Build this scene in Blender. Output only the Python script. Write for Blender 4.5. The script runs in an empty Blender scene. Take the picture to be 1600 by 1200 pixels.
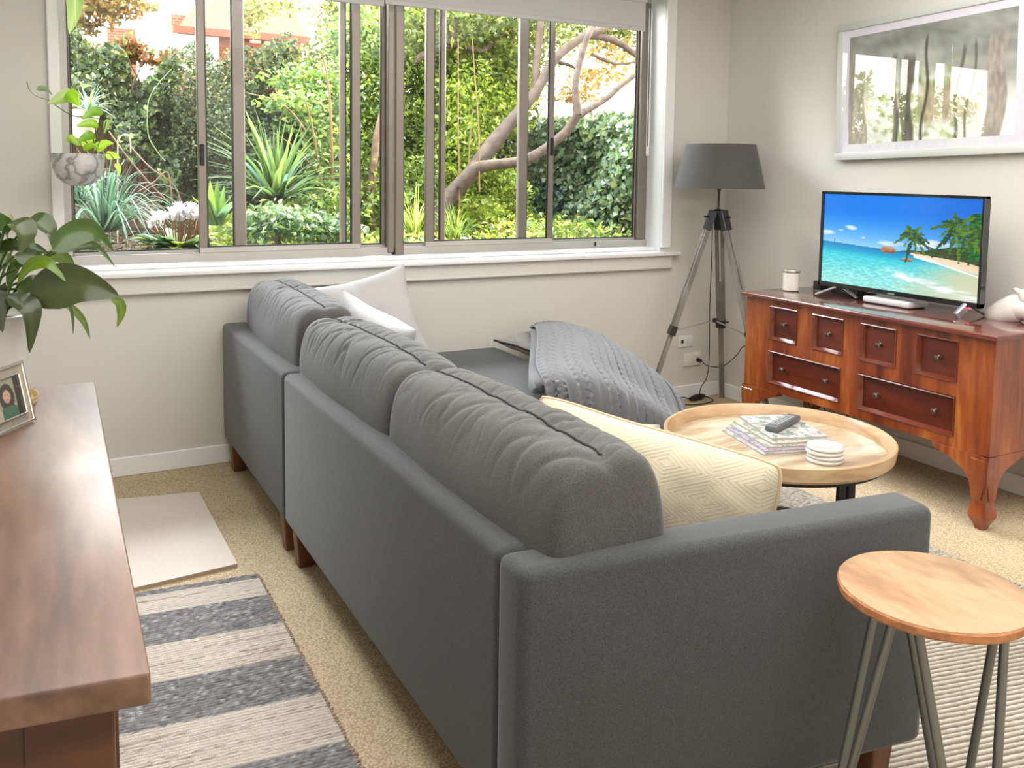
import bpy, bmesh, math, random
import numpy as np
from mathutils import Vector, Matrix, noise, Euler
random.seed(7); rng = np.random.default_rng(11)
PI = math.pi
SC = bpy.context.scene
COL = SC.collection
V = Vector

# ------------------------------------------------------------------ camera
F_PX, PX0, PY0, CAM_H = 1390.17, 800.0, 392.47, 1.45
YAW, PITCH, ROLL = [math.radians(a) for a in (28.3305, -5.09165, 0.77594)]
def cam_axes():
    cy, sy, cp, sp = math.cos(YAW), math.sin(YAW), math.cos(PITCH), math.sin(PITCH)
    f = V((sy*cp, cy*cp, sp)); r = V((cy, -sy, 0)); u = r.cross(f)
    cr, sr = math.cos(ROLL), math.sin(ROLL)
    return r*cr + u*sr, u*cr - r*sr, f
RIGHT, UP, FWD = cam_axes()
cam = bpy.data.cameras.new('camera'); cam.sensor_width = 36; cam.sensor_fit = 'HORIZONTAL'
cam.lens = F_PX/1600*36; cam.shift_y = -(600-PY0)/1600; cam.clip_start = .02; cam.clip_end = 200
camo = bpy.data.objects.new('camera', cam); COL.objects.link(camo)
camo.matrix_world = Matrix(((RIGHT.x, UP.x, -FWD.x, 0), (RIGHT.y, UP.y, -FWD.y, 0), (RIGHT.z, UP.z, -FWD.z, CAM_H), (0, 0, 0, 1)))
SC.camera = camo
def at(x, y, Y):                 # survey helper: the point at depth Y seen at a pixel of the photograph
    d = RIGHT*((x-PX0)/F_PX) - UP*((y-PY0)/F_PX) + FWD
    return V((0, 0, CAM_H)) + d*(Y/d.y)

def lin(c, k=1.0):
    r = []
    for v in c[:3]:
        v = v/255.0
        r.append((v/12.92 if v <= .04045 else ((v+.055)/1.055)**2.4)*k)
    return tuple(r)
def linA(a):
    a = np.asarray(a, float)/255.0
    return np.where(a <= .04045, a/12.92, ((a+.055)/1.055)**2.4)

# ------------------------------------------------------------------ materials
MATS = {}
def newmat(name):
    m = bpy.data.materials.new(name); m.use_nodes = True
    nt = m.node_tree; b = nt.nodes.get('Principled BSDF')
    return m, nt, b
def N(nt, t, **k):
    n = nt.nodes.new(t)
    for a, v in k.items():
        if a in n.inputs: n.inputs[a].default_value = v
        else: setattr(n, a, v)
    return n
GK = .58
def pmat(name, col, rough=.5, metal=0.0, nscale=0, namt=0.0, bscale=0, bstr=0.0, coat=0.0, sheen=0.0, stretch=(1, 1, 1), spec=.5, gain=1.0):
    if name in MATS: return MATS[name]
    m, nt, b = newmat(name); L = nt.links.new
    c = lin(col, gain); b.inputs['Base Color'].default_value = (*c, 1)
    b.inputs['Roughness'].default_value = rough; b.inputs['Metallic'].default_value = metal
    b.inputs['Coat Weight'].default_value = coat; b.inputs['Coat Roughness'].default_value = .12
    b.inputs['Sheen Weight'].default_value = sheen; b.inputs['Specular IOR Level'].default_value = spec
    if nscale or bscale:
        tc = N(nt, 'ShaderNodeTexCoord'); mp = N(nt, 'ShaderNodeMapping'); mp.inputs['Scale'].default_value = stretch
        L(tc.outputs['Object'], mp.inputs['Vector'])
    if nscale:
        n = N(nt, 'ShaderNodeTexNoise', Scale=nscale, Detail=5.0); L(mp.outputs['Vector'], n.inputs['Vector'])
        r = N(nt, 'ShaderNodeValToRGB'); e = r.color_ramp.elements
        e[0].position = .3; e[1].position = .7
        e[0].color = (*[v*(1-namt) for v in c], 1); e[1].color = (*[min(1, v*(1+namt)) for v in c], 1)
        L(n.outputs['Fac'], r.inputs['Fac']); L(r.outputs['Color'], b.inputs['Base Color'])
    if bscale:
        n = N(nt, 'ShaderNodeTexNoise', Scale=bscale, Detail=3.0); L(mp.outputs['Vector'], n.inputs['Vector'])
        bp = N(nt, 'ShaderNodeBump', Strength=bstr, Distance=.004); L(n.outputs['Fac'], bp.inputs['Height']); L(bp.outputs['Normal'], b.inputs['Normal'])
    MATS[name] = m; return m
def wood(name, cols, scale=6, stretch=(1, .12, 1), rough=.35, coat=.3, fine=60, dist=1.2, crough=.15):
    if name in MATS: return MATS[name]
    m, nt, b = newmat(name); L = nt.links.new
    tc = N(nt, 'ShaderNodeTexCoord'); mp = N(nt, 'ShaderNodeMapping'); mp.inputs['Scale'].default_value = stretch
    L(tc.outputs['Object'], mp.inputs['Vector'])
    n1 = N(nt, 'ShaderNodeTexNoise', Scale=scale, Detail=4.0, Distortion=dist); L(mp.outputs['Vector'], n1.inputs['Vector'])
    n2 = N(nt, 'ShaderNodeTexNoise', Scale=fine, Detail=3.0); L(mp.outputs['Vector'], n2.inputs['Vector'])
    mx = N(nt, 'ShaderNodeMath', operation='MULTIPLY_ADD'); mx.inputs[1].default_value = .30
    L(n2.outputs['Fac'], mx.inputs[0]); L(n1.outputs['Fac'], mx.inputs[2])
    sb = N(nt, 'ShaderNodeMath', operation='SUBTRACT'); sb.inputs[1].default_value = .15; L(mx.outputs[0], sb.inputs[0])
    r = N(nt, 'ShaderNodeValToRGB'); e = r.color_ramp.elements
    while len(e) < len(cols): e.new(.5)
    for i, c in enumerate(cols):
        e[i].position = .28 + .44*i/(len(cols)-1); e[i].color = (*lin(c), 1)
    L(sb.outputs[0], r.inputs['Fac']); L(r.outputs['Color'], b.inputs['Base Color'])
    b.inputs['Roughness'].default_value = rough; b.inputs['Coat Weight'].default_value = coat; b.inputs['Coat Roughness'].default_value = crough
    bp = N(nt, 'ShaderNodeBump', Strength=.12, Distance=.002); L(n2.outputs['Fac'], bp.inputs['Height']); L(bp.outputs['Normal'], b.inputs['Normal'])
    MATS[name] = m; return m
def fabric(name, col, scale=500, rough=.9, amt=.14, sheen=.15, mott=5, bstr=.35):
    if name in MATS: return MATS[name]
    m, nt, b = newmat(name); L = nt.links.new; c = lin(col)
    tc = N(nt, 'ShaderNodeTexCoord')
    n = N(nt, 'ShaderNodeTexNoise', Scale=scale, Detail=2.0); L(tc.outputs['Object'], n.inputs['Vector'])
    n2 = N(nt, 'ShaderNodeTexNoise', Scale=mott, Detail=3.0); L(tc.outputs['Object'], n2.inputs['Vector'])
    ad = N(nt, 'ShaderNodeMath', operation='MULTIPLY_ADD'); ad.inputs[1].default_value = .3
    L(n2.outputs['Fac'], ad.inputs[0]); L(n.outputs['Fac'], ad.inputs[2])
    r = N(nt, 'ShaderNodeValToRGB'); e = r.color_ramp.elements; e[0].position = .45; e[1].position = .85
    e[0].color = (*[v*(1-amt) for v in c], 1); e[1].color = (*[min(1, v*(1+amt)) for v in c], 1)
    L(ad.outputs[0], r.inputs['Fac']); L(r.outputs['Color'], b.inputs['Base Color'])
    b.inputs['Roughness'].default_value = rough; b.inputs['Sheen Weight'].default_value = sheen; b.inputs['Specular IOR Level'].default_value = .2
    bp = N(nt, 'ShaderNodeBump', Strength=bstr, Distance=.002); L(n.outputs['Fac'], bp.inputs['Height']); L(bp.outputs['Normal'], b.inputs['Normal'])
    MATS[name] = m; return m
def attrmat(name, rough=.6, emit=0.0, transl=0.0, bscale=0, bstr=.3, bstretch=(1, 1, 1), coat=0.0, spec=.5):
    if name in MATS: return MATS[name]
    m, nt, b = newmat(name); L = nt.links.new
    a = N(nt, 'ShaderNodeAttribute', attribute_name='Col')
    L(a.outputs['Color'], b.inputs['Base Color']); b.inputs['Roughness'].default_value = rough
    b.inputs['Coat Weight'].default_value = coat; b.inputs['Coat Roughness'].default_value = .05; b.inputs['Specular IOR Level'].default_value = spec
    if emit:
        L(a.outputs['Color'], b.inputs['Emission Color']); b.inputs['Emission Strength'].default_value = emit
        b.inputs['Base Color'].default_value = (0.01, .01, .01, 1)
        nt.links.remove(b.inputs['Base Color'].links[0])
    if transl:
        t = N(nt, 'ShaderNodeBsdfTranslucent'); hs = N(nt, 'ShaderNodeHueSaturation', Saturation=.95, Value=1.7)
        hs.inputs['Hue'].default_value = .485
        L(a.outputs['Color'], hs.inputs['Color']); L(hs.outputs['Color'], t.inputs['Color'])
        mx = N(nt, 'ShaderNodeMixShader', Fac=transl); out = nt.nodes.get('Material Output')
        L(b.outputs[0], mx.inputs[1]); L(t.outputs[0], mx.inputs[2]); L(mx.outputs[0], out.inputs['Surface'])
    if bscale:
        tc = N(nt, 'ShaderNodeTexCoord'); mp = N(nt, 'ShaderNodeMapping'); mp.inputs['Scale'].default_value = bstretch
        L(tc.outputs['Object'], mp.inputs['Vector'])
        n = N(nt, 'ShaderNodeTexNoise', Scale=bscale, Detail=3.0); L(mp.outputs['Vector'], n.inputs['Vector'])
        bp = N(nt, 'ShaderNodeBump', Strength=bstr, Distance=.006); L(n.outputs['Fac'], bp.inputs['Height']); L(bp.outputs['Normal'], b.inputs['Normal'])
    MATS[name] = m; return m
def glass(name, refl=.0, tint=(255, 255, 255), rough=0.0, ior=1.5, add=False):
    if name in MATS: return MATS[name]
    m, nt, b = newmat(name); L = nt.links.new; nt.nodes.remove(b)
    t = N(nt, 'ShaderNodeBsdfTransparent'); t.inputs['Color'].default_value = (*lin(tint), 1)
    g = N(nt, 'ShaderNodeBsdfGlossy'); g.inputs['Roughness'].default_value = rough
    fr = N(nt, 'ShaderNodeFresnel', IOR=ior); ad = N(nt, 'ShaderNodeMath', operation='ADD'); ad.inputs[1].default_value = refl; ad.use_clamp = True
    L(fr.outputs[0], ad.inputs[0]); mx = N(nt, 'ShaderNodeMixShader')
    L(ad.outputs[0], mx.inputs['Fac']); L(t.outputs[0], mx.inputs[1]); L(g.outputs[0], mx.inputs[2])
    L(mx.outputs[0], nt.nodes['Material Output'].inputs['Surface'])
    if add:                    # clear coated sheet: full transmission plus a mirror layer
        sc_ = N(nt, 'ShaderNodeVectorMath', operation='SCALE'); sc_.inputs[0].default_value = (1, 1, 1); L(ad.outputs[0], sc_.inputs['Scale']); L(sc_.outputs[0], g.inputs['Color'])
        sh_ = N(nt, 'ShaderNodeAddShader'); L(t.outputs[0], sh_.inputs[0]); L(g.outputs[0], sh_.inputs[1]); L(sh_.outputs[0], nt.nodes['Material Output'].inputs['Surface'])
    MATS[name] = m; return m

# ------------------------------------------------------------------ mesh builder
class MB:
    def __init__(s): s.v = []; s.f = []; s.c = None
    def add(s, vs, fs):
        o = len(s.v); s.v.extend([tuple(p) for p in vs]); s.f.extend([tuple(i+o for i in q) for q in fs]); return s
    def bm(s, bm, M=None):
        if M is not None: bmesh.ops.transform(bm, matrix=M, verts=bm.verts)
        bm.verts.index_update(); s.add([v.co.copy() for v in bm.verts], [[v.index for v in f.verts] for f in bm.faces]); bm.free(); return s
    def box(s, a, b, bev=0.0, seg=2, M=None, taper=None):
        bm = bmesh.new(); bmesh.ops.create_cube(bm, size=1)
        a, b = V(a), V(b); c = (a+b)/2; d = b-a
        for v in bm.verts:
            k = 1.0
            if taper and v.co.z < 0: k = taper
            v.co = V((c.x+v.co.x*d.x*k, c.y+v.co.y*d.y*k, c.z+v.co.z*d.z))
        if bev: bmesh.ops.bevel(bm, geom=list(bm.edges), offset=bev, segments=seg, profile=.5, affect='EDGES')
        return s.bm(bm, M)
    def prism(s, poly, z0, z1, bev=0.0, seg=2, M=None):        # plan polygon between two heights
        bm = bmesh.new(); lo = [bm.verts.new((x, y, z0)) for x, y in poly]; hi = [bm.verts.new((x, y, z1)) for x, y in poly]
        n = len(poly); bm.faces.new(lo[::-1]); bm.faces.new(hi)
        for i in range(n): bm.faces.new((lo[i], lo[(i+1) % n], hi[(i+1) % n], hi[i]))
        bmesh.ops.recalc_face_normals(bm, faces=bm.faces)
        if bev: bmesh.ops.bevel(bm, geom=list(bm.edges), offset=bev, segments=seg, profile=.5, affect='EDGES')
        return s.bm(bm, M)
    def tube(s, pts, r, n=8, cap=True):
        pts = [V(p) for p in pts]; R = r if hasattr(r, '__len__') else [r]*len(pts)
        vs, fs = [], []; ref = None
        for i, p in enumerate(pts):
            t = (pts[min(i+1, len(pts)-1)]-pts[max(i-1, 0)]).normalized()
            if ref is None: ref = t.orthogonal().normalized()
            ref = (ref - t*ref.dot(t)); ref = ref.normalized() if ref.length > 1e-6 else t.orthogonal().normalized()
            bi = t.cross(ref)
            for k in range(n):
                a = 2*PI*k/n; vs.append(p+(ref*math.cos(a)+bi*math.sin(a))*R[i])
        for i in range(len(pts)-1):
            for k in range(n): fs.append((i*n+k, i*n+(k+1) % n, (i+1)*n+(k+1) % n, (i+1)*n+k))
        if cap: fs.append(tuple(range(n))[::-1]); fs.append(tuple((len(pts)-1)*n+k for k in range(n)))
        return s.add(vs, fs)
    def lathe(s, prof, c=(0, 0, 0), n=40, M=None):
        vs, fs = [], []
        for r, z in prof:
            for k in range(n):
                a = 2*PI*k/n; vs.append(V((r*math.cos(a), r*math.sin(a), z)))
        for i in range(len(prof)-1):
            for k in range(n): fs.append((i*n+k, i*n+(k+1) % n, (i+1)*n+(k+1) % n, (i+1)*n+k))
        shut = prof[0] == prof[-1]
        if prof[0][0] > 1e-5 and not shut: fs.append(tuple(range(n))[::-1])
        if prof[-1][0] > 1e-5 and not shut: fs.append(tuple((len(prof)-1)*n+k for k in range(n)))
        if M is None: M = Matrix.Identity(4)
        return s.add([V(c)+(M @ v) for v in vs], fs)
    def grid(s, fn, nu, nv, close_v=False):
        vs = [fn(i/(nu-1), j/(nv-1)) for i in range(nu) for j in range(nv)]
        fs = [(i*nv+j, (i+1)*nv+j, (i+1)*nv+j+1, i*nv+j+1) for i in range(nu-1) for j in range(nv-1)]
        return s.add(vs, fs)
    def bar(s, a, b, w, t, up=(0, 0, 1), bev=0.0):            # rectangular bar from a to b
        a, b = V(a), V(b); d = (b-a); L = d.length; d.normalize()
        x = d.cross(V(up)); x = x.normalized() if x.length > 1e-5 else V((1, 0, 0)); y = x.cross(d)
        M = Matrix(((x.x, y.x, d.x, a.x), (x.y, y.y, d.y, a.y), (x.z, y.z, d.z, a.z), (0, 0, 0, 1)))
        return s.box((-w/2, -t/2, 0), (w/2, t/2, L), bev, 1, M)
WM = {}
def _link(name, me, mat, parent):
    o = bpy.data.objects.new(name, me); COL.objects.link(o)
    if mat: me.materials.append(mat)
    if parent is not None: o.parent = parent
    WM[o] = WM.get(parent, Matrix.Identity(4)) if parent is not None else Matrix.Identity(4)
    return o
def obj(name, mb, mat, parent=None, smooth=True, ang=35, col=None):
    """link the collected shapes as ONE mesh object; coordinates are given in the world"""
    M = WM.get(parent) if parent is not None else None
    vs = mb.v
    if M is not None:
        I = M.inverted(); vs = [tuple(I @ V(p)) for p in vs]
    me = bpy.data.meshes.new(name); me.from_pydata(vs, [], mb.f); me.validate()
    if col is not None:
        a = me.color_attributes.new('Col', 'FLOAT_COLOR', 'POINT')
        a.data.foreach_set('color', np.c_[np.asarray(col, float), np.ones(len(vs))].ravel())
    if smooth:
        me.polygons.foreach_set('use_smooth', [True]*len(me.polygons))
        me.set_sharp_from_angle(angle=math.radians(ang))
    me.update()
    return _link(name, me, mat, parent)
def npmesh(name, P, quads, mat, parent=None, col=None, smooth=False):
    """fast mesh from numpy arrays: P (n,3), quads (m,4)"""
    P = np.asarray(P, np.float64)
    M = WM.get(parent) if parent is not None else None
    if M is not None:
        I = np.array(M.inverted()); P = P @ I[:3, :3].T + I[:3, 3]
    me = bpy.data.meshes.new(name); q = np.asarray(quads, np.int32)
    me.vertices.add(len(P)); me.vertices.foreach_set('co', P.ravel())
    me.loops.add(q.size); me.loops.foreach_set('vertex_index', q.ravel())
    me.polygons.add(len(q)); me.polygons.foreach_set('loop_start', np.arange(len(q), dtype=np.int32)*4)
    me.polygons.foreach_set('loop_total', np.full(len(q), 4, np.int32))
    if smooth: me.polygons.foreach_set('use_smooth', np.ones(len(q), bool))
    me.update(calc_edges=True)
    if col is not None:
        a = me.color_attributes.new('Col', 'FLOAT_COLOR', 'POINT')
        a.data.foreach_set('color', np.c_[np.asarray(col, float), np.ones(len(P))].ravel())
    return _link(name, me, mat, parent)
def tag(o, label=None, cat=None, group=None, kind=None):
    if label: o['label'] = label
    if cat: o['category'] = cat
    if group: o['group'] = group
    if kind: o['kind'] = kind
    return o
def thing(name, label, cat, loc=(0, 0, 0), group=None, kind=None):
    o = bpy.data.objects.new(name, None); COL.objects.link(o); o.location = loc; o.empty_display_size = .1
    WM[o] = Matrix.Translation(V(loc)); return tag(o, label, cat, group, kind)
def struct(name, mb, m, label=None, parent=None, smooth=False):
    o = obj(name, mb, m, parent, smooth)
    if parent is None: tag(o, label, None, None, 'structure')
    return o
def bez(pts, n=24):                    # smooth curve through points (Catmull-Rom)
    pts = [V(p) for p in pts]; P = [pts[0]*2-pts[1]]+pts+[pts[-1]*2-pts[-2]]; out = []
    for i in range(1, len(P)-2):
        m = max(2, n//(len(pts)-1))
        for k in range(m):
            t = k/m; a, b, c, d = P[i-1:i+3]
            out.append(.5*((2*b)+(c-a)*t+(2*a-5*b+4*c-d)*t*t+(3*b-a-3*c+d)*t**3))
    out.append(pts[-1]); return out

# ------------------------------------------------------------------ world, render look
D, RX, LX, FY, CZ = 4.45, 3.965, -.42, -2.3, 2.72
w = bpy.data.worlds.new('sky'); SC.world = w; w.use_nodes = True
nt = w.node_tree; bg = nt.nodes['Background']
tc = N(nt, 'ShaderNodeTexCoord'); sp = N(nt, 'ShaderNodeSeparateXYZ'); nt.links.new(tc.outputs['Generated'], sp.inputs[0])
rp = N(nt, 'ShaderNodeValToRGB'); rp.color_ramp.elements[0].color = (1.0, .90, .76, 1); rp.color_ramp.elements[1].color = (.80, .92, 1.0, 1)
rp.color_ramp.elements[0].position = .0; rp.color_ramp.elements[1].position = .55
nt.links.new(sp.outputs['Z'], rp.inputs['Fac']); nt.links.new(rp.outputs['Color'], bg.inputs['Color'])
bg.inputs['Strength'].default_value = 8.0
SC.view_settings.view_transform = 'Standard'; SC.view_settings.look = 'None'
SC.view_settings.exposure = 0.42; SC.view_settings.gamma = 1.0
cy = SC.cycles
cy.use_denoising = True; cy.max_bounces = 8; cy.diffuse_bounces = 4; cy.glossy_bounces = 3; cy.transmission_bounces = 4; cy.transparent_max_bounces = 12
cy.caustics_reflective = False; cy.caustics_refractive = False; cy.sample_clamp_indirect = 6.0
try: cy.denoiser = 'OPENIMAGEDENOISE'
except Exception: pass

def sun(name, direction, energy, col, angle=1.5):
    l = bpy.data.lights.new(name, 'SUN'); l.energy = energy; l.color = col; l.angle = math.radians(angle)
    o = bpy.data.objects.new(name, l); COL.objects.link(o); o.rotation_euler = V(direction).to_track_quat('-Z', 'Y').to_euler(); return o
def area(name, loc, direction, sx, sy, energy, col=(1, 1, 1)):
    l = bpy.data.lights.new(name, 'AREA'); l.shape = 'RECTANGLE'; l.size = sx; l.size_y = sy; l.energy = energy; l.color = col
    o = bpy.data.objects.new(name, l); COL.objects.link(o); o.location = loc; o.rotation_euler = V(direction).to_track_quat('-Z', 'Y').to_euler(); return o
sun('sun_light', (-.80, -.16, -.72), 13.0, (1.0, .86, .60), 2.0)
area('sky_fill', (1.7, 6.3, 4.3), (0.05, -1, -.80), 4.2, 2.2, 600, (.94, .97, 1.0))  # added panel above the garden, boosts daylight through the window
area('front_fill', (1.9, FY+.12, 1.55), (0.05, 1, -.10), 3.4, 1.8, 26, (1.0, .98, .95))  # added fill in front of a solid wall, no window there
area('ceiling_fill', (1.8, 1.4, CZ-.04), (0, 0, -1), 3.6, 3.4, 116, (1.0, .98, .95))  # added fill panel under the ceiling, no fitting modelled

# ------------------------------------------------------------------ room shell
M_wall = pmat('wall_paint', (210, 207, 199), .75, nscale=1.5, namt=.02, bscale=180, bstr=.03, spec=.25)
M_wallR = pmat('wall_paint_warm', (214, 211, 204), .75, nscale=1.5, namt=.02, bscale=180, bstr=.03, spec=.25)
M_white = pmat('white_gloss_paint', (236, 236, 236), .35, nscale=3, namt=.015)
M_ceil = pmat('ceiling_paint', (232, 229, 224), .8)
# carpet: beige loop pile in fine ribs
def carpet_mat():
    m, nt, b = newmat('beige_loop_carpet'); L = nt.links.new
    tc = N(nt, 'ShaderNodeTexCoord'); mp = N(nt, 'ShaderNodeMapping'); mp.inputs['Rotation'].default_value = (0, 0, .5); L(tc.outputs['Object'], mp.inputs['Vector'])
    v = N(nt, 'ShaderNodeTexVoronoi', Scale=150.0); L(mp.outputs['Vector'], v.inputs['Vector'])
    n = N(nt, 'ShaderNodeTexNoise', Scale=2.2, Detail=4.0); L(tc.outputs['Object'], n.inputs['Vector'])
    r = N(nt, 'ShaderNodeValToRGB'); e = r.color_ramp.elements
    e[0].position = .05; e[1].position = .75; e[0].color = (*lin((230, 212, 181)), 1); e[1].color = (*lin((180, 160, 128)), 1)
    L(v.outputs['Distance'], r.inputs['Fac'])
    mx = N(nt, 'ShaderNodeMixRGB', blend_type='MULTIPLY', Fac=.25); L(r.outputs['Color'], mx.inputs[1]); L(n.outputs['Fac'], mx.inputs[2])
    L(mx.outputs[0], b.inputs['Base Color']); b.inputs['Roughness'].default_value = .95; b.inputs['Specular IOR Level'].default_value = .1
    bp = N(nt, 'ShaderNodeBump', Strength=.5, Distance=.004); bp.invert = True; L(v.outputs['Distance'], bp.inputs['Height']); L(bp.outputs['Normal'], b.inputs['Normal'])
    return m
struct('floor', MB().box((LX-.2, FY-.2, -.1), (RX+.2, D+.25, 0)), carpet_mat(), 'beige loop pile carpet covering the whole floor')
struct('ceiling', MB().box((LX-.2, FY-.2, CZ), (RX+.2, D+.25, CZ+.1)), M_ceil, 'plain white ceiling')
WX0, WX1, WZ0, WZ1 = .118, 3.452, .955, 2.56         # window opening
WT = .22; YFR = 4.60
b = MB()
b.box((LX-.2, D, 0), (WX0, D+WT, CZ)); b.box((WX1, D, 0), (RX+.2, D+WT, CZ)); b.box((WX0, D, 0), (WX1, D+WT, WZ0)); b.box((WX0, D, WZ1), (WX1, D+WT, CZ))
struct('wall_back', b, M_wall, 'off white wall with the wide garden window')
struct('wall_right', MB().box((RX, FY-.2, 0), (RX+.2, D, CZ)), M_wallR, 'off white wall behind the television')
struct('wall_left', MB().box((LX-.2, FY-.2, 0), (LX, D, CZ)), M_wall, 'off white wall behind the wooden sideboard')
struct('wall_front', MB().box((LX, FY-.2, 0), (RX, FY, CZ)), M_wall, 'off white wall opposite the window')
def skirting(a, bb): 
    m = MB().box(a, bb, .004, 1); return m
struct('baseboard_back', skirting((LX, D-.016, 0), (RX, D, .092)), M_white, 'white baseboard under the window')
struct('baseboard_right', skirting((RX-.016, FY, 0), (RX, D-.016, .092)), M_white, 'white baseboard behind the console')
# window trim: casing, sill, apron
struct('trim_1', MB().box((.075, D-.022, .99), (WX0+.004, D, WZ1+.07), .004, 1), M_white, 'white casing on the left of the window')
struct('trim_2', MB().box((WX1-.004, D-.022, .99), (WX1+.068, D, WZ1+.07), .004, 1), M_white, 'white casing on the right of the window')
b = MB().box((.055, D-.062, WZ0-.012), (3.575, D+.16, WZ0+.012), .006, 2); b.box((WX0, D+.05, WZ0+.012), (WX1, D+.17, WZ0+.034), .004, 1)
struct('trim_3', b, M_white, 'white window sill', smooth=True)
b = MB().box((.075, D-.03, WZ0-.085), (3.53, D, WZ0-.012), .004, 1); b.box((.075, D-.036, WZ0-.095), (3.53, D, WZ0-.081), .005, 2)
struct('trim_4', b, pmat('apron_paint', (210, 207, 200), .6), 'painted apron board below the window sill', smooth=True)

struct('trim_5', MB().box((WX1-.004, D, WZ0+.012), (WX1, YFR, WZ1)), M_white, 'white reveal at the right side of the window')
struct('trim_6', MB().box((WX0, D, WZ0+.012), (WX0+.004, YFR, WZ1)), M_white, 'white reveal at the left side of the window')
# ------------------------------------------------------------------ window
M_alu = pmat('window_aluminium_backlit', (138, 130, 122), .38, .55, nscale=4, namt=.04)  # darker copy: backlit look of stiles and mullion put into the colour
M_alul = pmat('window_aluminium_lit', (186, 182, 176), .4, .3, nscale=4, namt=.03)  # paler copy: room light on rails and frame put into the colour
M_alud = pmat('window_aluminium_shadow', (120, 106, 94), .5, .3)
M_blk = pmat('black_plastic', (22, 22, 23), .4, bscale=300, bstr=.05)
M_gl = glass('window_glass', 0.0, ior=1.2)
YF = 4.60                                   # room-side face of the fixed frame
win = thing('window_1', 'wide aluminium sliding window looking on the garden', None, (1.78, YF, WZ0+.03), kind='structure')
del_cat = None
b = MB(); z0, z1 = WZ0+.034, WZ1
b.box((WX0, YF-.012, z0-.03), (WX1, YF+.055, 1.030), .004, 1); b.box((WX0, YF, z1-.05), (WX1, YF+.055, z1), .003, 1)
b.box((WX0, YF, 1.03), (.158, YF+.055, z1-.05), .003, 1)
obj('window_frame', b, M_alul, win)
obj('jamb', MB().box((3.385, YF, 1.03), (WX1, YF+.055, z1-.05), .003, 1), M_alu, win)
b = MB().box((1.700, YF-.022, 1.0), (1.735, YF+.05, z1), .004, 1); b.box((1.742, YF-.022, .985), (1.793, YF+.05, z1), .006, 1); b.box((1.725, YF-.012, z0-.02), (1.75, YF+.05, z1))
obj('mullion', b, M_alu, win)
def sash(x0, x1, y, zb, sl, sr, rail=.028, th=.03):
    s = MB(); s.box((x0, y, zb), (x0+sl, y+th, z1-.03), .004, 1); s.box((x1-sr, y, zb), (x1, y+th, z1-.03), .004, 1)
    s.box((x0, y, z1-.06), (x1, y+th, z1-.03), .003, 1)
    o = obj('sash', s, M_alu, win); obj('bottom_rail', MB().box((x0, y-.001, zb), (x1, y+th+.001, zb+rail), .003, 1), M_alul, o)
    # dark rubber gasket lines and the pane
    g = MB()
    for xa, xb in ((x0+sl, x0+sl+.005), (x1-sr-.005, x1-sr)): g.box((xa, y+.008, zb+rail), (xb, y+.02, z1-.06))
    g.box((x0+sl, y+.008, zb+rail), (x1-sr, y+.02, zb+rail+.006)); obj('gasket', g, M_blk, o)
    p = MB().box((x0+sl-.004, y+.013, zb+rail-.004), (x1-sr+.004, y+.016, z1-.055)); obj('pane', p, M_gl, o); return o
zb = 1.028
sash(.158, .955, YF+.026, zb, .010, .060, .016); sash(.720, 1.550, YF-.012, zb, .040, .050); sash(1.45, 1.702, YF+.026, zb, .03, .022, .016)
sash(1.792, 2.06, YF+.026, zb, .01, .03, .016); sash(1.925, 2.750, YF-.012, zb, .050, .036); sash(2.530, 3.385, YF+.026, zb, .060, .012, .016)
obj('latch', MB().box((.727, YF-.024, 1.46), (.748, YF-.010, 1.565), .004, 1), M_blk, win)
obj('latch', MB().box((2.722, YF-.024, 1.55), (2.742, YF-.010, 1.655), .004, 1), M_blk, win)
obj('track_catch', MB().box((3.05, YF-.020, 1.0), (3.060, YF-.012, 1.026), .002, 1), M_blk, win)

# roller blinds
M_blind = fabric('blind_cloth', (204, 205, 205), 700, .8, .03, 0, bstr=.1)
M_bar = pmat('blind_bar', (205, 205, 206), .4)
for x0, x1, zc, lab in ((.16, 1.642, 2.303, 'pale grey roller blind over the left half of the window'), (1.652, 3.318, 2.318, 'pale grey roller blind over the right half, with a white bead chain')):
    t = thing('roller_blind', lab, 'blind', ((x0+x1)/2, D+.035, zc), 'roller blinds over the window')
    obj('blind_fabric', MB().box((x0, D+.034, zc+.012), (x1, D+.036, WZ1-.06)), M_blind, t)
    obj('bottom_bar', MB().box((x0, D+.028, zc-.006), (x1, D+.042, zc+.022), .005, 2), M_bar, t)
    obj('roller', MB().lathe([(.028, x0), (.028, x1)], (0, D+.035, WZ1-.05), 20, Matrix(((0, 0, 1, 0), (1, 0, 0, 0), (0, 1, 0, 0), (0, 0, 0, 1)))), M_bar, t)
    if x0 > 1:
        c = [(3.338, D+.02, 2.45), (3.341, D+.02, 1.63), (3.350, D+.02, 1.598), (3.359, D+.02, 1.63), (3.356, D+.02, 2.45)]
        obj('bead_chain', MB().tube(bez(c, 40), .0022, 6), M_white, t)
        obj('chain_weight', MB().lathe([(.001, 1.575), (.006, 1.58), (.006, 1.60), (.002, 1.605)], (3.350, D+.02, .012), 12), M_white, t)

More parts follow.
